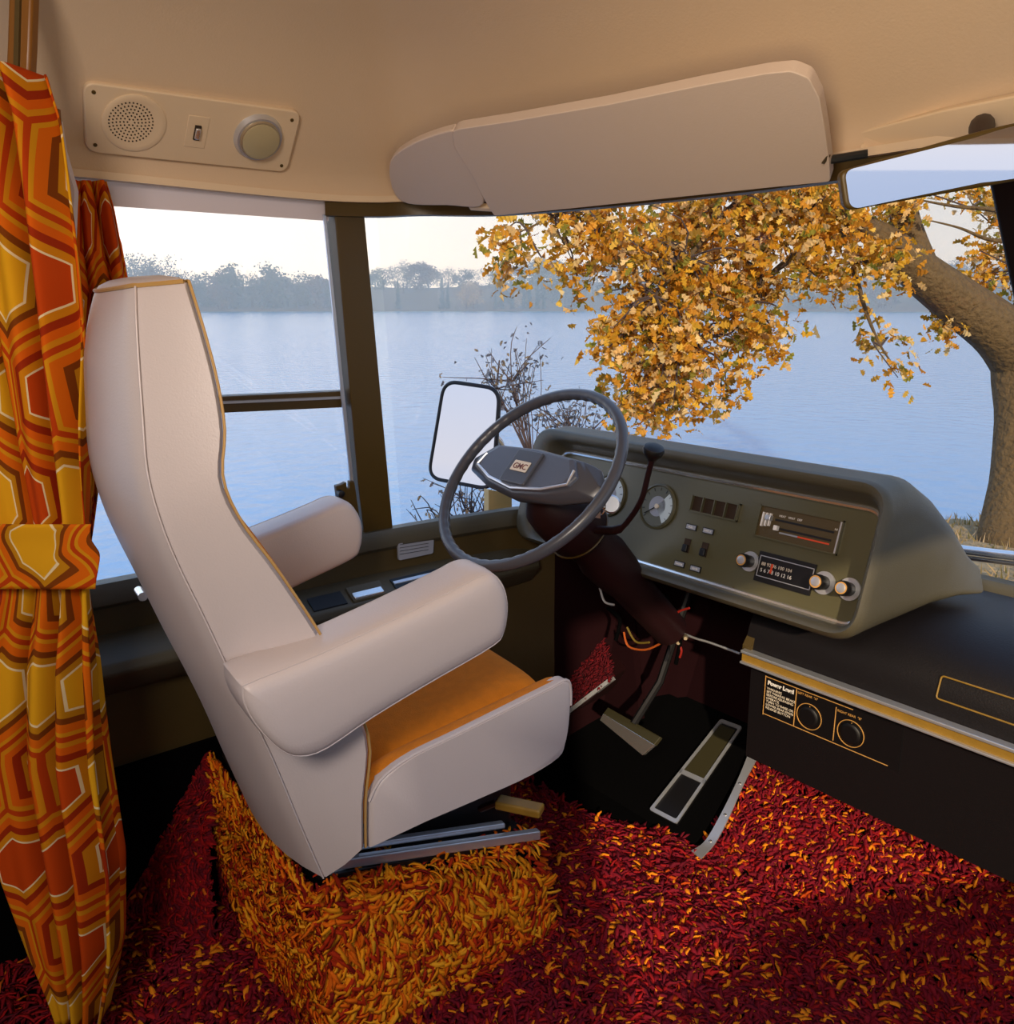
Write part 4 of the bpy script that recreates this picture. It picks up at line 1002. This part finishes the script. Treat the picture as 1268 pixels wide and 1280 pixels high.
# ================================================================== CURTAINS
def sheet(name, rows_, plane_p, plane_n, folds, amp, length, m, parent=None, cell=.13, nu=180, nv=140, phase=0, uvoff=(0, 0), th=.0):
    """rows_: (py, pxl, pxr, spread) ; a pleated sheet in the given plane"""
    rows_ = sorted(rows_); ys = [r[0] for r in rows_]
    n = V(plane_n).normalized(); vs = []; uvs = []
    prev = None; vv = 0
    for j in range(nv):
        t = j/(nv-1); py = ys[0]+(ys[-1]-ys[0])*t
        xl = np.interp(py, ys, [r[1] for r in rows_]); xr = np.interp(py, ys, [r[2] for r in rows_]); am = np.interp(py, ys, [r[3] for r in rows_])
        mid = onp((xl+xr)/2, py, plane_p, n)
        if prev is not None: vv += (mid-prev).length
        prev = mid
        for i in range(nu):
            u = i/(nu-1)
            ph = u*folds*2*math.pi+phase+1.1*math.sin(t*3.1+u*5)+.5*math.sin(t*9+u*3)
            uu = u+am*.35/folds*math.sin(ph*1.0+.6)/1.0*.5
            p = onp(xl+(xr-xl)*uu, py, plane_p, n)
            w = amp*am*(math.sin(ph)+.35*math.sin(ph*2.3+1.2+t*2))
            p = p+n*(-w)
            vs.append(p); uvs.append((u*length/cell+uvoff[0]+.1*math.sin(t*5), vv/cell+uvoff[1]))
    fs = [(j*nu+i, j*nu+i+1, (j+1)*nu+i+1, (j+1)*nu+i) for j in range(nv-1) for i in range(nu-1)]
    org = ORG[parent.name] if parent else V((sum(v.x for v in vs)/len(vs), sum(v.y for v in vs)/len(vs), min(v.z for v in vs)))
    me = bpy.data.meshes.new(name); me.from_pydata([tuple(v-org) for v in vs], [], fs); me.materials.append(M[m])
    uvl = me.uv_layers.new(name='UVMap')
    li = np.zeros(len(me.loops), np.int32); me.loops.foreach_get('vertex_index', li)
    uvl.data.foreach_set('uv', np.array(uvs, np.float32)[li].ravel())
    me.polygons.foreach_set('use_smooth', [True]*len(me.polygons))
    o = bpy.data.objects.new(name, me); COL.objects.link(o)
    if parent: o.parent = parent
    else: o.location = org
    ORG[o.name] = org
    so = o.modifiers.new('cloth', 'SOLIDIFY'); so.thickness = .0015
    return o
kp_ = EYE+dh*1.2
near = [(88, -60, 47, 1.0), (150, -60, 66, .95), (230, -60, 76, .9), (330, -55, 88, .9), (450, -50, 102, .8), (560, -35, 113, .65), (640, -15, 117, .45), (690, -4, 117, .35), (740, -6, 116, .45), (830, -25, 127, .8), (950, -30, 138, 1.0), (1080, -5, 156, 1.0), (1180, 30, 154, .95), (1240, 55, 142, .8), (1272, 66, 134, .7)]
nc = tag(sheet('curtain', near, kp_, -dh, 3.6, .034, .55, 'hex', cell=.175, uvoff=(.3, .2)), 'orange hexagon print cab curtain hanging full height, tied at the middle', 'curtain')
tb = [(655, -30, 117, .25), (690, -30, 118, .3), (736, -30, 113, .25)]
tie = sheet('curtain_tieback', tb, EYE+dh*1.155, -dh, 1.0, .004, .22, 'hextie', cell=.165, nu=60, nv=20, uvoff=(1.74, .66))
tag(tie, 'orange and yellow tie band wrapped round the tall near curtain', 'tieback')
wc = [(226, 86, 134, .7), (260, 84, 143, .9), (310, 84, 152, 1), (365, 84, 163, 1), (450, 84, 150, .9), (560, 80, 130, .8), (650, 80, 118, .7), (690, 82, 112, .6)]
tag(sheet('curtain', wc, (-1.56, 0, 0), (1, 0, 0), 3.5, .014, .36, 'hex', cell=.16, nu=120, nv=90, uvoff=(.6, .4)), 'orange hexagon print curtain drawn back beside the driver window', 'curtain')
# pale end panel between the two curtains and gold-brown post above
pe = EYE+dh*1.27
MB().prism([onp(x, y, pe, -dh) for x, y in ((62, 148), (73, 150), (78, 185), (93, 238), (91, 290), (80, 430), (74, 480), (62, 480))], dh*.012).build('trim_11', 'pale_liner', smooth=False)
struct(bpy.data.objects['trim_11'])
MB().prism([onp(x, y, EYE+dh*1.24, -dh) for x, y in ((58, 132), (73, 136), (74, 152), (60, 150))], dh*.006).build('trim_12', 'goldpost', smooth=False)
struct(bpy.data.objects['trim_12'])
po = tag(MB().prism([onp(x, y, EYE+dh*1.21, -dh) for x, y in ((12, -60), (42, -60), (38, 60), (36, 100), (6, 100), (8, 60))], dh*.02).build('curtain_track', 'goldpost', bevel=.004), 'brown curtain track post above the tall near curtain', 'track')
MB().prism([onp(x, y, EYE+dh*1.205, -dh) for x, y in ((20, -60), (26, -60), (22, 100), (16, 100))], dh*.008).build('track_channel', 'brown_frame', po, smooth=False)
# ================================================================== OUTSIDE
GZ, WZ = -1.35, -2.2
# ---- lake
lk = MB().prism([(-1600, -900, WZ-.5), (500, -900, WZ-.5), (500, 1400, WZ-.5), (-1600, 1400, WZ-.5)], (0, 0, .5)).build('lake', 'water', smooth=False, origin=(0, 0, WZ-.5)); struct(lk)
# ---- near bank
bk = []
xs = np.linspace(-8.5, 22, 90); ysb = np.linspace(2.2, 17, 60)
def shore(x):      # y of the water's edge
    return np.interp(x, [-14, -9, -6.5, -5.6, -4.7, -3.6, -2, 2, 10, 22], [2.2, 2.8, 4.5, 7.5, 11.6, 13.2, 14.2, 15.5, 16, 16])
vs = []
for j in range(60):
    for i in range(90):
        x, y = xs[i], ysb[j]; s = shore(x)-y
        z = WZ-.3+(GZ-WZ+.3)*(1/(1+math.exp(-s*2.6)))+.05*math.sin(x*3.1+y*2)+.04*math.sin(x*7-y*5)
        vs.append((x, y, z))
fs = [(j*90+i, j*90+i+1, (j+1)*90+i+1, (j+1)*90+i) for j in range(59) for i in range(89)]
struct(mk('ground', vs, fs, 'bank'))
def bankz(x, y): return WZ-.3+(GZ-WZ+.3)*(1/(1+math.exp(-(shore(x)-y)*2.6)))
def blades(name, n, pts_fn, cols, hgt_, w, seed=1):
    rng = random.Random(seed); vs = []; fs = []; cc = []
    for _ in range(n):
        x, y = pts_fn(rng); z = bankz(x, y)-.02; h_ = hgt_*(.5+rng.random()); a = rng.random()*6.28; lx, ly = rng.gauss(0, .35)*h_, rng.gauss(0, .35)*h_
        dx, dy = math.cos(a)*w, math.sin(a)*w; k = len(vs); c = lin(rng.choice(cols))
        vs += [(x-dx, y-dy, z), (x+dx, y+dy, z), (x+lx*.5+dx*.6, y+ly*.5, z+h_*.6), (x+lx, y+ly, z+h_)]
        fs += [(k, k+1, k+2), (k, k+2, k+3)]; cc += [c]*4
    return coloured(name, vs, fs, cc, 'leaf')
def coloured(name, vs, fs, cc, m, parent=None):
    vs = np.array(vs, np.float32); org = np.array(ORG[parent.name]) if parent is not None else np.array([vs[:, 0].mean(), vs[:, 1].mean(), vs[:, 2].min()])
    me = bpy.data.meshes.new(name); me.from_pydata((vs-org).tolist(), [], fs); me.materials.append(M[m])
    ca = me.color_attributes.new('Col', 'FLOAT_COLOR', 'POINT'); ca.data.foreach_set('color', np.array(cc, np.float32).ravel())
    o = bpy.data.objects.new(name, me); COL.objects.link(o)
    if parent is not None: o.parent = parent
    else: o.location = org
    ORG[o.name] = V(org); return o
g = blades('grass', 9000, lambda r: (r.uniform(-6, -1.5), r.uniform(4, 13)), ['a98c58', '8d7a4a', 'b79a6c', '6f6a3a', 'c2a884'], .13, .012, 4)
tag(g, 'dry yellow grass along the lake bank', 'grass', kind='stuff')
# ---- oak tree
oak = empty('oak_tree', V((-3.6, 10, GZ)), 'big golden leaved oak leaning over the lake beside the bank', 'tree')
T = 9.6
def limb(name, pix, parent, n=30, wob=0):
    """pix: (px,py,depth,width_px)"""
    P = spline([at(a, b, t) for a, b, t, w in pix], n); R_ = np.interp(np.linspace(0, 1, n), np.linspace(0, 1, len(pix)), [w/FPX*t/2 for a, b, t, w in pix])
    return P, MB().tube([p+V((random.gauss(0, wob), random.gauss(0, wob), random.gauss(0, wob))) for p in P], [float(r) for r in R_], 12).build(name, 'bark', parent)
allb = []
P, trunk = limb('trunk', [(1262, 740, 9.6, 110), (1263, 680, 9.6, 78), (1270, 600, 9.6, 58), (1275, 520, 9.6, 56), (1276, 450, 9.6, 66), (1300, 380, 9.6, 56), (1340, 250, 9.6, 50), (1360, 100, 9.6, 40)], oak)
P, b1 = limb('branch', [(1276, 450, 9.6, 70), (1250, 415, 9.4, 66), (1200, 378, 9.2, 58), (1150, 340, 9.0, 50), (1105, 300, 8.8, 38), (1060, 275, 8.6, 22), (1000, 262, 8.3, 14), (930, 255, 8.0, 9)], oak); allb.append(P)
P, b2 = limb('branch', [(1160, 345, 9.05, 36), (1140, 300, 9.0, 36), (1128, 255, 9.0, 34), (1120, 180, 9.1, 30), (1100, 80, 9.2, 22)], oak); allb.append(P)
P, b3 = limb('branch', [(1105, 310, 8.8, 16), (1060, 290, 8.6, 12), (980, 330, 8.2, 8), (920, 390, 7.9, 5), (850, 440, 7.7, 3)], oak); allb.append(P)
P, b4_ = limb('branch', [(1130, 240, 9, 16), (1040, 215, 8.5, 12), (940, 240, 8.1, 8), (880, 300, 7.8, 6), (820, 370, 7.6, 3)], oak); allb.append(P)
P, b5 = limb('branch', [(1120, 190, 9.1, 14), (980, 180, 8.6, 10), (840, 215, 8, 7), (740, 250, 7.7, 4), (650, 290, 7.5, 2)], oak); allb.append(P)
P, b6 = limb('branch', [(1280, 420, 9.6, 12), (1268, 270, 9.3, 9), (1240, 262, 9.2, 6), (1195, 258, 9.2, 4), (1150, 250, 9.2, 2)], oak); allb.append(P)
P, b7 = limb('branch', [(1290, 300, 9.5, 7), (1240, 300, 9.4, 5), (1200, 285, 9.3, 3), (1160, 275, 9.3, 1.5)], oak); allb.append(P)
P, b8 = limb('branch', [(1060, 300, 8.6, 8), (1080, 380, 8.5, 5), (1100, 430, 8.4, 3), (1120, 460, 8.4, 1.5)], oak); allb.append(P)
clumps = [ # px, py, rx, ry, depth, number
    (660, 300, 55, 30, 7.6, 170), (630, 330, 25, 22, 7.6, 70), (735, 290, 45, 40, 7.7, 330), (720, 340, 30, 35, 7.7, 130), (800, 300, 60, 45, 7.8, 560), (880, 280, 65, 45, 8.0, 760), (960, 260, 60, 42, 8.2, 700), (1030, 280, 60, 45, 8.3, 640), (1090, 320, 55, 38, 8.5, 420), (860, 350, 60, 40, 7.9, 640), (940, 350, 60, 38, 8.1, 520), (820, 400, 60, 40, 7.7, 620), (880, 430, 60, 35, 7.8, 480), (760, 420, 35, 28, 7.6, 240), (820, 460, 55, 35, 7.7, 480), (850, 500, 50, 28, 7.7, 330), (795, 515, 35, 22, 7.7, 170), (905, 490, 35, 25, 7.8, 120), (960, 410, 45, 28, 8.0, 220), (1020, 340, 60, 40, 8.3, 330), (700, 270, 60, 20, 7.6, 150), (900, 240, 120, 22, 8.1, 500), (1060, 240, 60, 30, 8.6, 400), (1185, 402, 36, 18, 9.2, 150), (1250, 330, 35, 40, 9.6, 380), (1245, 270, 30, 25, 9.5, 170), (1110, 430, 45, 30, 8.4, 130), (1130, 270, 40, 30, 8.9, 140), (985, 440, 30, 15, 8.0, 50), (930, 315, 90, 50, 8.1, 500), (1200, 250, 60, 22, 9.4, 90), (1320, 280, 60, 60, 9.8, 300), (1300, 200, 120, 60, 9.8, 500), (1000, 150, 200, 60, 9.0, 900)]
vs = []; fs = []; cc = []; rng = random.Random(11)
cols = ['dba52c', 'cf9222', 'e6b84a', 'b9781c', 'cc8c2c', 'ecca88', 'a07a28', 'dc9c38', '8f8630', 'e8bc78']
OAK = [(0, 0), (.18, .10), (.30, .28), (.45, .14), (.60, .32), (.72, .14), (.88, .20), (1, 0), (.88, -.20), (.72, -.14), (.60, -.32), (.45, -.14), (.30, -.28), (.18, -.10)]
def leaf(p, size, rng, cols_, vs, fs, cc):
    d = V((rng.gauss(0, 1), rng.gauss(0, 1), rng.gauss(-.5, .7))).normalized(); s = d.cross(V((rng.gauss(0, 1), rng.gauss(0, 1), rng.gauss(0, 1)))).normalized(); nrm = d.cross(s)
    k = len(vs); c = lin(rng.choice(cols_)); f = .8+.4*rng.random(); c = (c[0]*f, c[1]*f, c[2]*f, 1)
    for u, v in OAK: vs.append(tuple(p+d*(u*size)+s*(v*size)+nrm*(abs(v)*size*.5-u*u*size*.25)))
    n = len(OAK); fs.append((k, k+1, k+13)); 
    for q in range(1, 7): fs.append((k+q, k+q+1, k+13-q, k+14-q) if q < 6 else (k+q, k+7, k+8))
    cc += [c]*n
twm = MB()
for (a, b, rx, ry, t, n) in clumps:
    c = at(a, b, t); Rr = rx/FPX*t; Rz = ry/FPX*t
    nsub = max(2, int(n*.78)//16)
    # nearest branch point feeds a spray of twigs
    src = min((q for P in allb for q in P), key=lambda q: (q-c).length)
    for _ in range(nsub):
        o = V((rng.gauss(0, .5), rng.gauss(0, .5), rng.gauss(0, .5))); cp = c+RT*o.x*Rr+UP*o.z*Rz+dh*o.y*Rr*1.1
        if rng.random() < .45:
            mid = (src+cp)/2+V((rng.gauss(0, .08), rng.gauss(0, .08), rng.gauss(.05, .08))); twm.tube(spline([src, mid, cp], 6), [.012, .010, .009, .007, .006, .004], 5)
        for _ in range(16):
            p = cp+V((rng.gauss(0, .10), rng.gauss(0, .10), rng.gauss(0, .085))); leaf(p, rng.uniform(.085, .135), rng, cols, vs, fs, cc)
tw = twm.build('twigs', 'twig', oak, smooth=False)
coloured('foliage', vs, fs, cc, 'leaf', oak)
# ---- bare shrub outside the windscreen corner
def shrub(name, base, tips, depth, label, cols_, seed, nleaf, ls):
    rng = random.Random(seed); root = empty(name, at(base[0], base[1], depth), label, 'shrub'); mb = MB(); vs = []; fs = []; cc = []
    B0 = at(base[0], base[1], depth)
    for (a, b, rx, ry, n) in tips:
        hub = at(a, b+ry*.8, depth); trunkp = spline([B0, (B0+hub)/2+V((rng.gauss(0, .05), 0, rng.gauss(0, .05))), hub], 8); mb.tube(trunkp, [.012, .011, .010, .009, .008, .007, .006, .005], 5)
        for _ in range(n):
            tip = at(a+rng.gauss(0, .55)*rx, b+rng.gauss(0, .5)*ry, depth+rng.gauss(0, .2)); st_ = trunkp[rng.randint(4, 7)]
            mid = (st_+tip)/2+V((rng.gauss(0, .05), rng.gauss(0, .05), rng.gauss(.03, .05))); pp = spline([st_, mid, tip], 6); mb.tube(pp, [.0045, .004, .0035, .003, .0025, .0015], 4)
            for _ in range(nleaf):
                p = pp[rng.randint(2, 5)]+V((rng.gauss(0, .05), rng.gauss(0, .05), rng.gauss(0, .04))); leaf(p, ls*rng.uniform(.6, 1.2), rng, cols_, vs, fs, cc)
    mb.build('stems', 'twig', root, smooth=False); coloured('leaves', vs, fs, cc, 'leaf', root); return root
shrub('shrub', (720, 700), [(640, 455, 50, 28, 26), (710, 515, 55, 25, 34), (620, 470, 40, 20, 12)], 5.0, 'thin grey twiggy shrub seen above the steering wheel', ['6f7480', '5a5a62', '80705a'], 5, 7, .035)
shrub('shrub', (600, 760), [(590, 620, 60, 28, 30), (560, 640, 40, 20, 14)], 4.2, 'low bare shrub with few brown leaves below the door mirror', ['a8825a', '8a7a70', 'b99c7c'], 6, 3, .03)
# ---- far shore
def pol(az, r): a = math.radians(az); return (-math.sin(a)*r, math.cos(a)*r)
R0 = 560
def hill(az): return 15+4*math.sin(az*.13+1)+3*math.sin(az*.31)
vs = []; azs = np.linspace(-15, 105, 160); rs = [(-6, -1.5), (0, .35), (6, 1.3), (25, .12), (70, .55), (130, 1.0), (260, 1.25), (500, 1.2)]
for az in azs:
    for k, (dr, hf) in enumerate(rs):
        z = WZ+(dr*.2 if k == 0 else (1.2 if k < 3 else hill(az)*hf)) ; x, y = pol(az, R0+dr); vs.append((x, y, z))
nr = len(rs); fs = [(i*nr+k, (i+1)*nr+k, (i+1)*nr+k+1, i*nr+k+1) for i in range(159) for k in range(nr-1)]
struct(mk('far_shore_land', vs, fs, 'farland'))
def fartree(name, kind, seed):
    rng = random.Random(seed); vs = []; fs = []; cc = []
    root = empty(name, (0, 0, 0), '', 'tree')
    MB().tube([(0, 0, -1), (.1, 0, 3), (0, .1, 7)] if kind != 'cone' else [(0, 0, -1), (0, 0, 2), (0, 0, 4)], [.5, .4, .25], 6).build('trunk', 'twig', root)
    if kind == 'cone': cl = [(0, 0, z, 1.6*(1-z/17)+.3, 1.3) for z in np.linspace(1, 16, 14)]; col = ['26341f', '1e2c1e', '2f3a22']; sz = .8; nn_ = 70
    else:
        cl = []
        for _ in range(18):
            a = rng.random()*6.28; r = rng.random()**.6*4.6; z = rng.uniform(4, 14); r *= 1-.5*abs(z-8)/7; cl.append((math.cos(a)*r, math.sin(a)*r, z, 2.0, 1.7))
        col = {'green': ['4a4a30', '3c4230', '5a5030'], 'rust': ['6e4a34', '7a5a40', '5c4638'], 'pale': ['a89468', '98885e', 'b8a478'], 'bare': ['5c5048', '6a5a50', '4e4844']}[kind]; sz = .9 if kind != 'bare' else .5; nn_ = 70 if kind != 'bare' else 50
    for (x, y, z, r, rz) in cl:
        for _ in range(nn_):
            p = V((x+rng.gauss(0, .5)*r, y+rng.gauss(0, .5)*r, z+rng.gauss(0, .5)*rz)); d = V((rng.gauss(0, 1), rng.gauss(0, 1), rng.gauss(0, 1))).normalized()*sz; s = d.cross(V((rng.gauss(0, 1), rng.gauss(0, 1), rng.gauss(0, 1)))).normalized()*sz*.7
            k = len(vs); c = lin(rng.choice(col)); vs += [tuple(p-d*.5), tuple(p+s*.5), tuple(p+d*.5), tuple(p-s*.5)]; fs.append((k, k+1, k+2, k+3)); cc += [c]*4
    coloured('crown', vs, fs, cc, 'farleaf', root); return root
LBL = {'green': 'hazy dark green rounded tree on the far shore', 'rust': 'hazy rust brown tree on the far shore', 'pale': 'pale yellow bushy tree on the far shore', 'bare': 'hazy bare grey crowned tree on the far shore', 'cone': 'tall narrow dark cypress standing on the far shore'}
GRP = {k: v for k, v in {'green': 'green trees across the lake', 'rust': 'rust trees across the lake', 'pale': 'pale trees across the lake', 'bare': 'bare trees across the lake', 'cone': 'cypress trees across the lake'}.items()}
protos = {}
NAMES = {'green': 'leafy_tree', 'rust': 'autumn_tree', 'pale': 'yellow_tree', 'bare': 'bare_tree', 'cone': 'cypress_tree'}
used = set()
def azpx(px): d = ray(px, 385); return math.degrees(math.atan2(-d.x, d.y))
def putfar(kind, px, dr, s, seed=0, flat=1):
    if kind not in protos: protos[kind] = fartree(NAMES[kind], kind, 21+len(protos))
    pr_ = protos[kind]
    if kind not in used: o = pr_; used.add(kind)
    else:
        o = pr_.copy(); COL.objects.link(o)
        for ch in list(pr_.children):
            c = ch.copy(); COL.objects.link(c); c.parent = o
    az = azpx(px); x, y = pol(az, R0+dr); hfz = float(np.interp(dr, [a for a, _ in rs[2:]], [1.3/hill(az)]+[b for _, b in rs[3:]]))
    o.location = (x, y, WZ+hill(az)*hfz-3.2*s); o.scale = (s*flat, s*flat, s); o.rotation_euler = (0, 0, random.random()*6.28)
    o['label'] = LBL[kind]; o['group'] = GRP[kind]; o['category'] = 'tree'
    return o
rt = random.Random(3)
for px in range(135, 450, 15): putfar(rt.choice(['green', 'rust', 'bare', 'green', 'bare']), px+rt.uniform(-6, 6), rt.uniform(8, 40), rt.uniform(1.5, 2.1), flat=1.2)
for px in (165, 182, 200, 225, 285, 345): putfar('bare' if px < 230 else 'green', px, 12, 2.9 if px < 205 else 2.3, flat=.95)
for px in range(455, 1270, 14): putfar(rt.choice(['green', 'rust', 'bare', 'bare', 'rust']), px+rt.uniform(-6, 6), rt.uniform(120, 200), rt.uniform(1.2, 1.8), flat=1.4)
for px in list(range(600, 1270, 26)): putfar(rt.choice(['green', 'rust', 'green', 'rust']), px+rt.uniform(-6, 6), rt.uniform(8, 60), rt.uniform(1.1, 1.7), flat=1.2)
for px, s in ((498, 1.0), (553, 1.12), (560, .85), (620, .8), (628, .95), (640, 1.0), (655, .9), (662, 1.05), (672, 1.0), (680, .8), (1000, .9)): putfar('cone', px, 8, s*1.25)
for px in (583, 592, 648, 1180): putfar('pale', px, 10, 1.4 if px != 648 else .9)
for px in (505, 820, 1190, 1215): putfar('bare', px, 100, 2.2)
for k in protos: 
    if k not in used: pass
# haze over the lake in front of the far shore: thin scattering air
hz = MB(); r_in, r_out = 470, 545
ri = []
for az in np.linspace(-15, 105, 60):
    a = pol(az, r_in); b = pol(az, r_out); ri.append([V((*a, WZ+.05)), V((*b, WZ+.05)), V((*b, WZ+150)), V((*a, WZ+150))])
hz.loft(ri)
hm_ = bpy.data.materials.new('thin_haze'); hm_.use_nodes = True; nt = hm_.node_tree; nt.nodes.remove(nt.nodes['Principled BSDF'])
vsn = nt.nodes.new('ShaderNodeVolumeScatter'); vsn.inputs['Color'].default_value = (.50, .68, 1.0, 1); vsn.inputs['Density'].default_value = .015
nt.links.new(vsn.outputs[0], nt.nodes['Material Output'].inputs['Volume'])
hzo = hz.build('haze', hm_, smooth=False); tag(hzo, 'thin blue haze hanging over the lake before the far shore', 'haze', kind='stuff')
# ================================================================== LIGHT
w = bpy.data.worlds.new('world'); SC.world = w; w.use_nodes = True; nt = w.node_tree; bg = nt.nodes['Background']
tc = nt.nodes.new('ShaderNodeTexCoord'); sp = nt.nodes.new('ShaderNodeSeparateXYZ'); nt.links.new(tc.outputs['Generated'], sp.inputs[0])
rp = nt.nodes.new('ShaderNodeValToRGB'); e = rp.color_ramp.elements; e[0].position = 0; e[0].color = (.80, .81, .90, 1); e[1].position = 1; e[1].color = (.24, .42, .78, 1)
for p_, c_ in ((.03, (.90, .86, .88, 1)), (.12, (.80, .83, .93, 1)), (.3, (.54, .70, .92, 1))):
    k = e.new(p_); k.color = c_
nt.links.new(sp.outputs[2], rp.inputs[0])
# brighter sky towards the low sun on the left
dt = nt.nodes.new('ShaderNodeVectorMath'); dt.operation = 'DOT_PRODUCT'; nt.links.new(tc.outputs['Generated'], dt.inputs[0]); dt.inputs[1].default_value = (-.96, -.1, 0)
mr = nt.nodes.new('ShaderNodeMapRange'); mr.interpolation_type = 'SMOOTHSTEP'; mr.inputs[1].default_value = .42; mr.inputs[2].default_value = 1; mr.inputs[3].default_value = 1.0; mr.inputs[4].default_value = 2.0
nt.links.new(dt.outputs['Value'], mr.inputs[0])
vm_ = nt.nodes.new('ShaderNodeVectorMath'); vm_.operation = 'SCALE'; nt.links.new(rp.outputs[0], vm_.inputs[0]); nt.links.new(mr.outputs[0], vm_.inputs['Scale']); nt.links.new(vm_.outputs[0], bg.inputs[0]); bg.inputs[1].default_value = 1.2
def light(kind, name, loc, tgt, energy, color, size=None, angle=None, size_y=None):
    l = bpy.data.lights.new(name, kind); l.energy = energy; l.color = color
    if kind == 'AREA': l.size = size; 
    if size_y: l.shape = 'RECTANGLE'; l.size_y = size_y
    if kind == 'SUN': l.angle = angle
    if kind == 'SPOT': l.spot_size = angle; l.shadow_soft_size = size; l.spot_blend = .6
    o = bpy.data.objects.new(name, l); COL.objects.link(o); o.location = loc
    d = (V(tgt)-V(loc)).normalized(); o.rotation_euler = d.to_track_quat('-Z', 'Y').to_euler(); return o
light('SUN', 'sun', (20, -20, 10), (20-.75*10, -20+.62*10, 10-3.6), 4.2, (1, .80, .54), angle=.02)
light('AREA', 'photo_lamp', (.0, -.45, H+.36), (-1.1, 1.0, .45), 16, (1, .87, .76), size=.35)
light('AREA', 'photo_lamp', (-.25, .3, H+.02), (-.55, .85, H+.5), 3.2, (1, .76, .42), size=.3)  # added unseen lamp that warms the front of the ceiling
# ------------------------------------------------------------------ render look
SC.view_settings.view_transform = 'Standard'; SC.view_settings.look = 'None'; SC.view_settings.gamma = 1; SC.view_settings.use_curve_mapping = False
SC.view_settings.exposure = 0.0
SC.cycles.use_denoising = True; SC.cycles.max_bounces = 8; SC.cycles.transparent_max_bounces = 12; SC.cycles.volume_bounces = 1
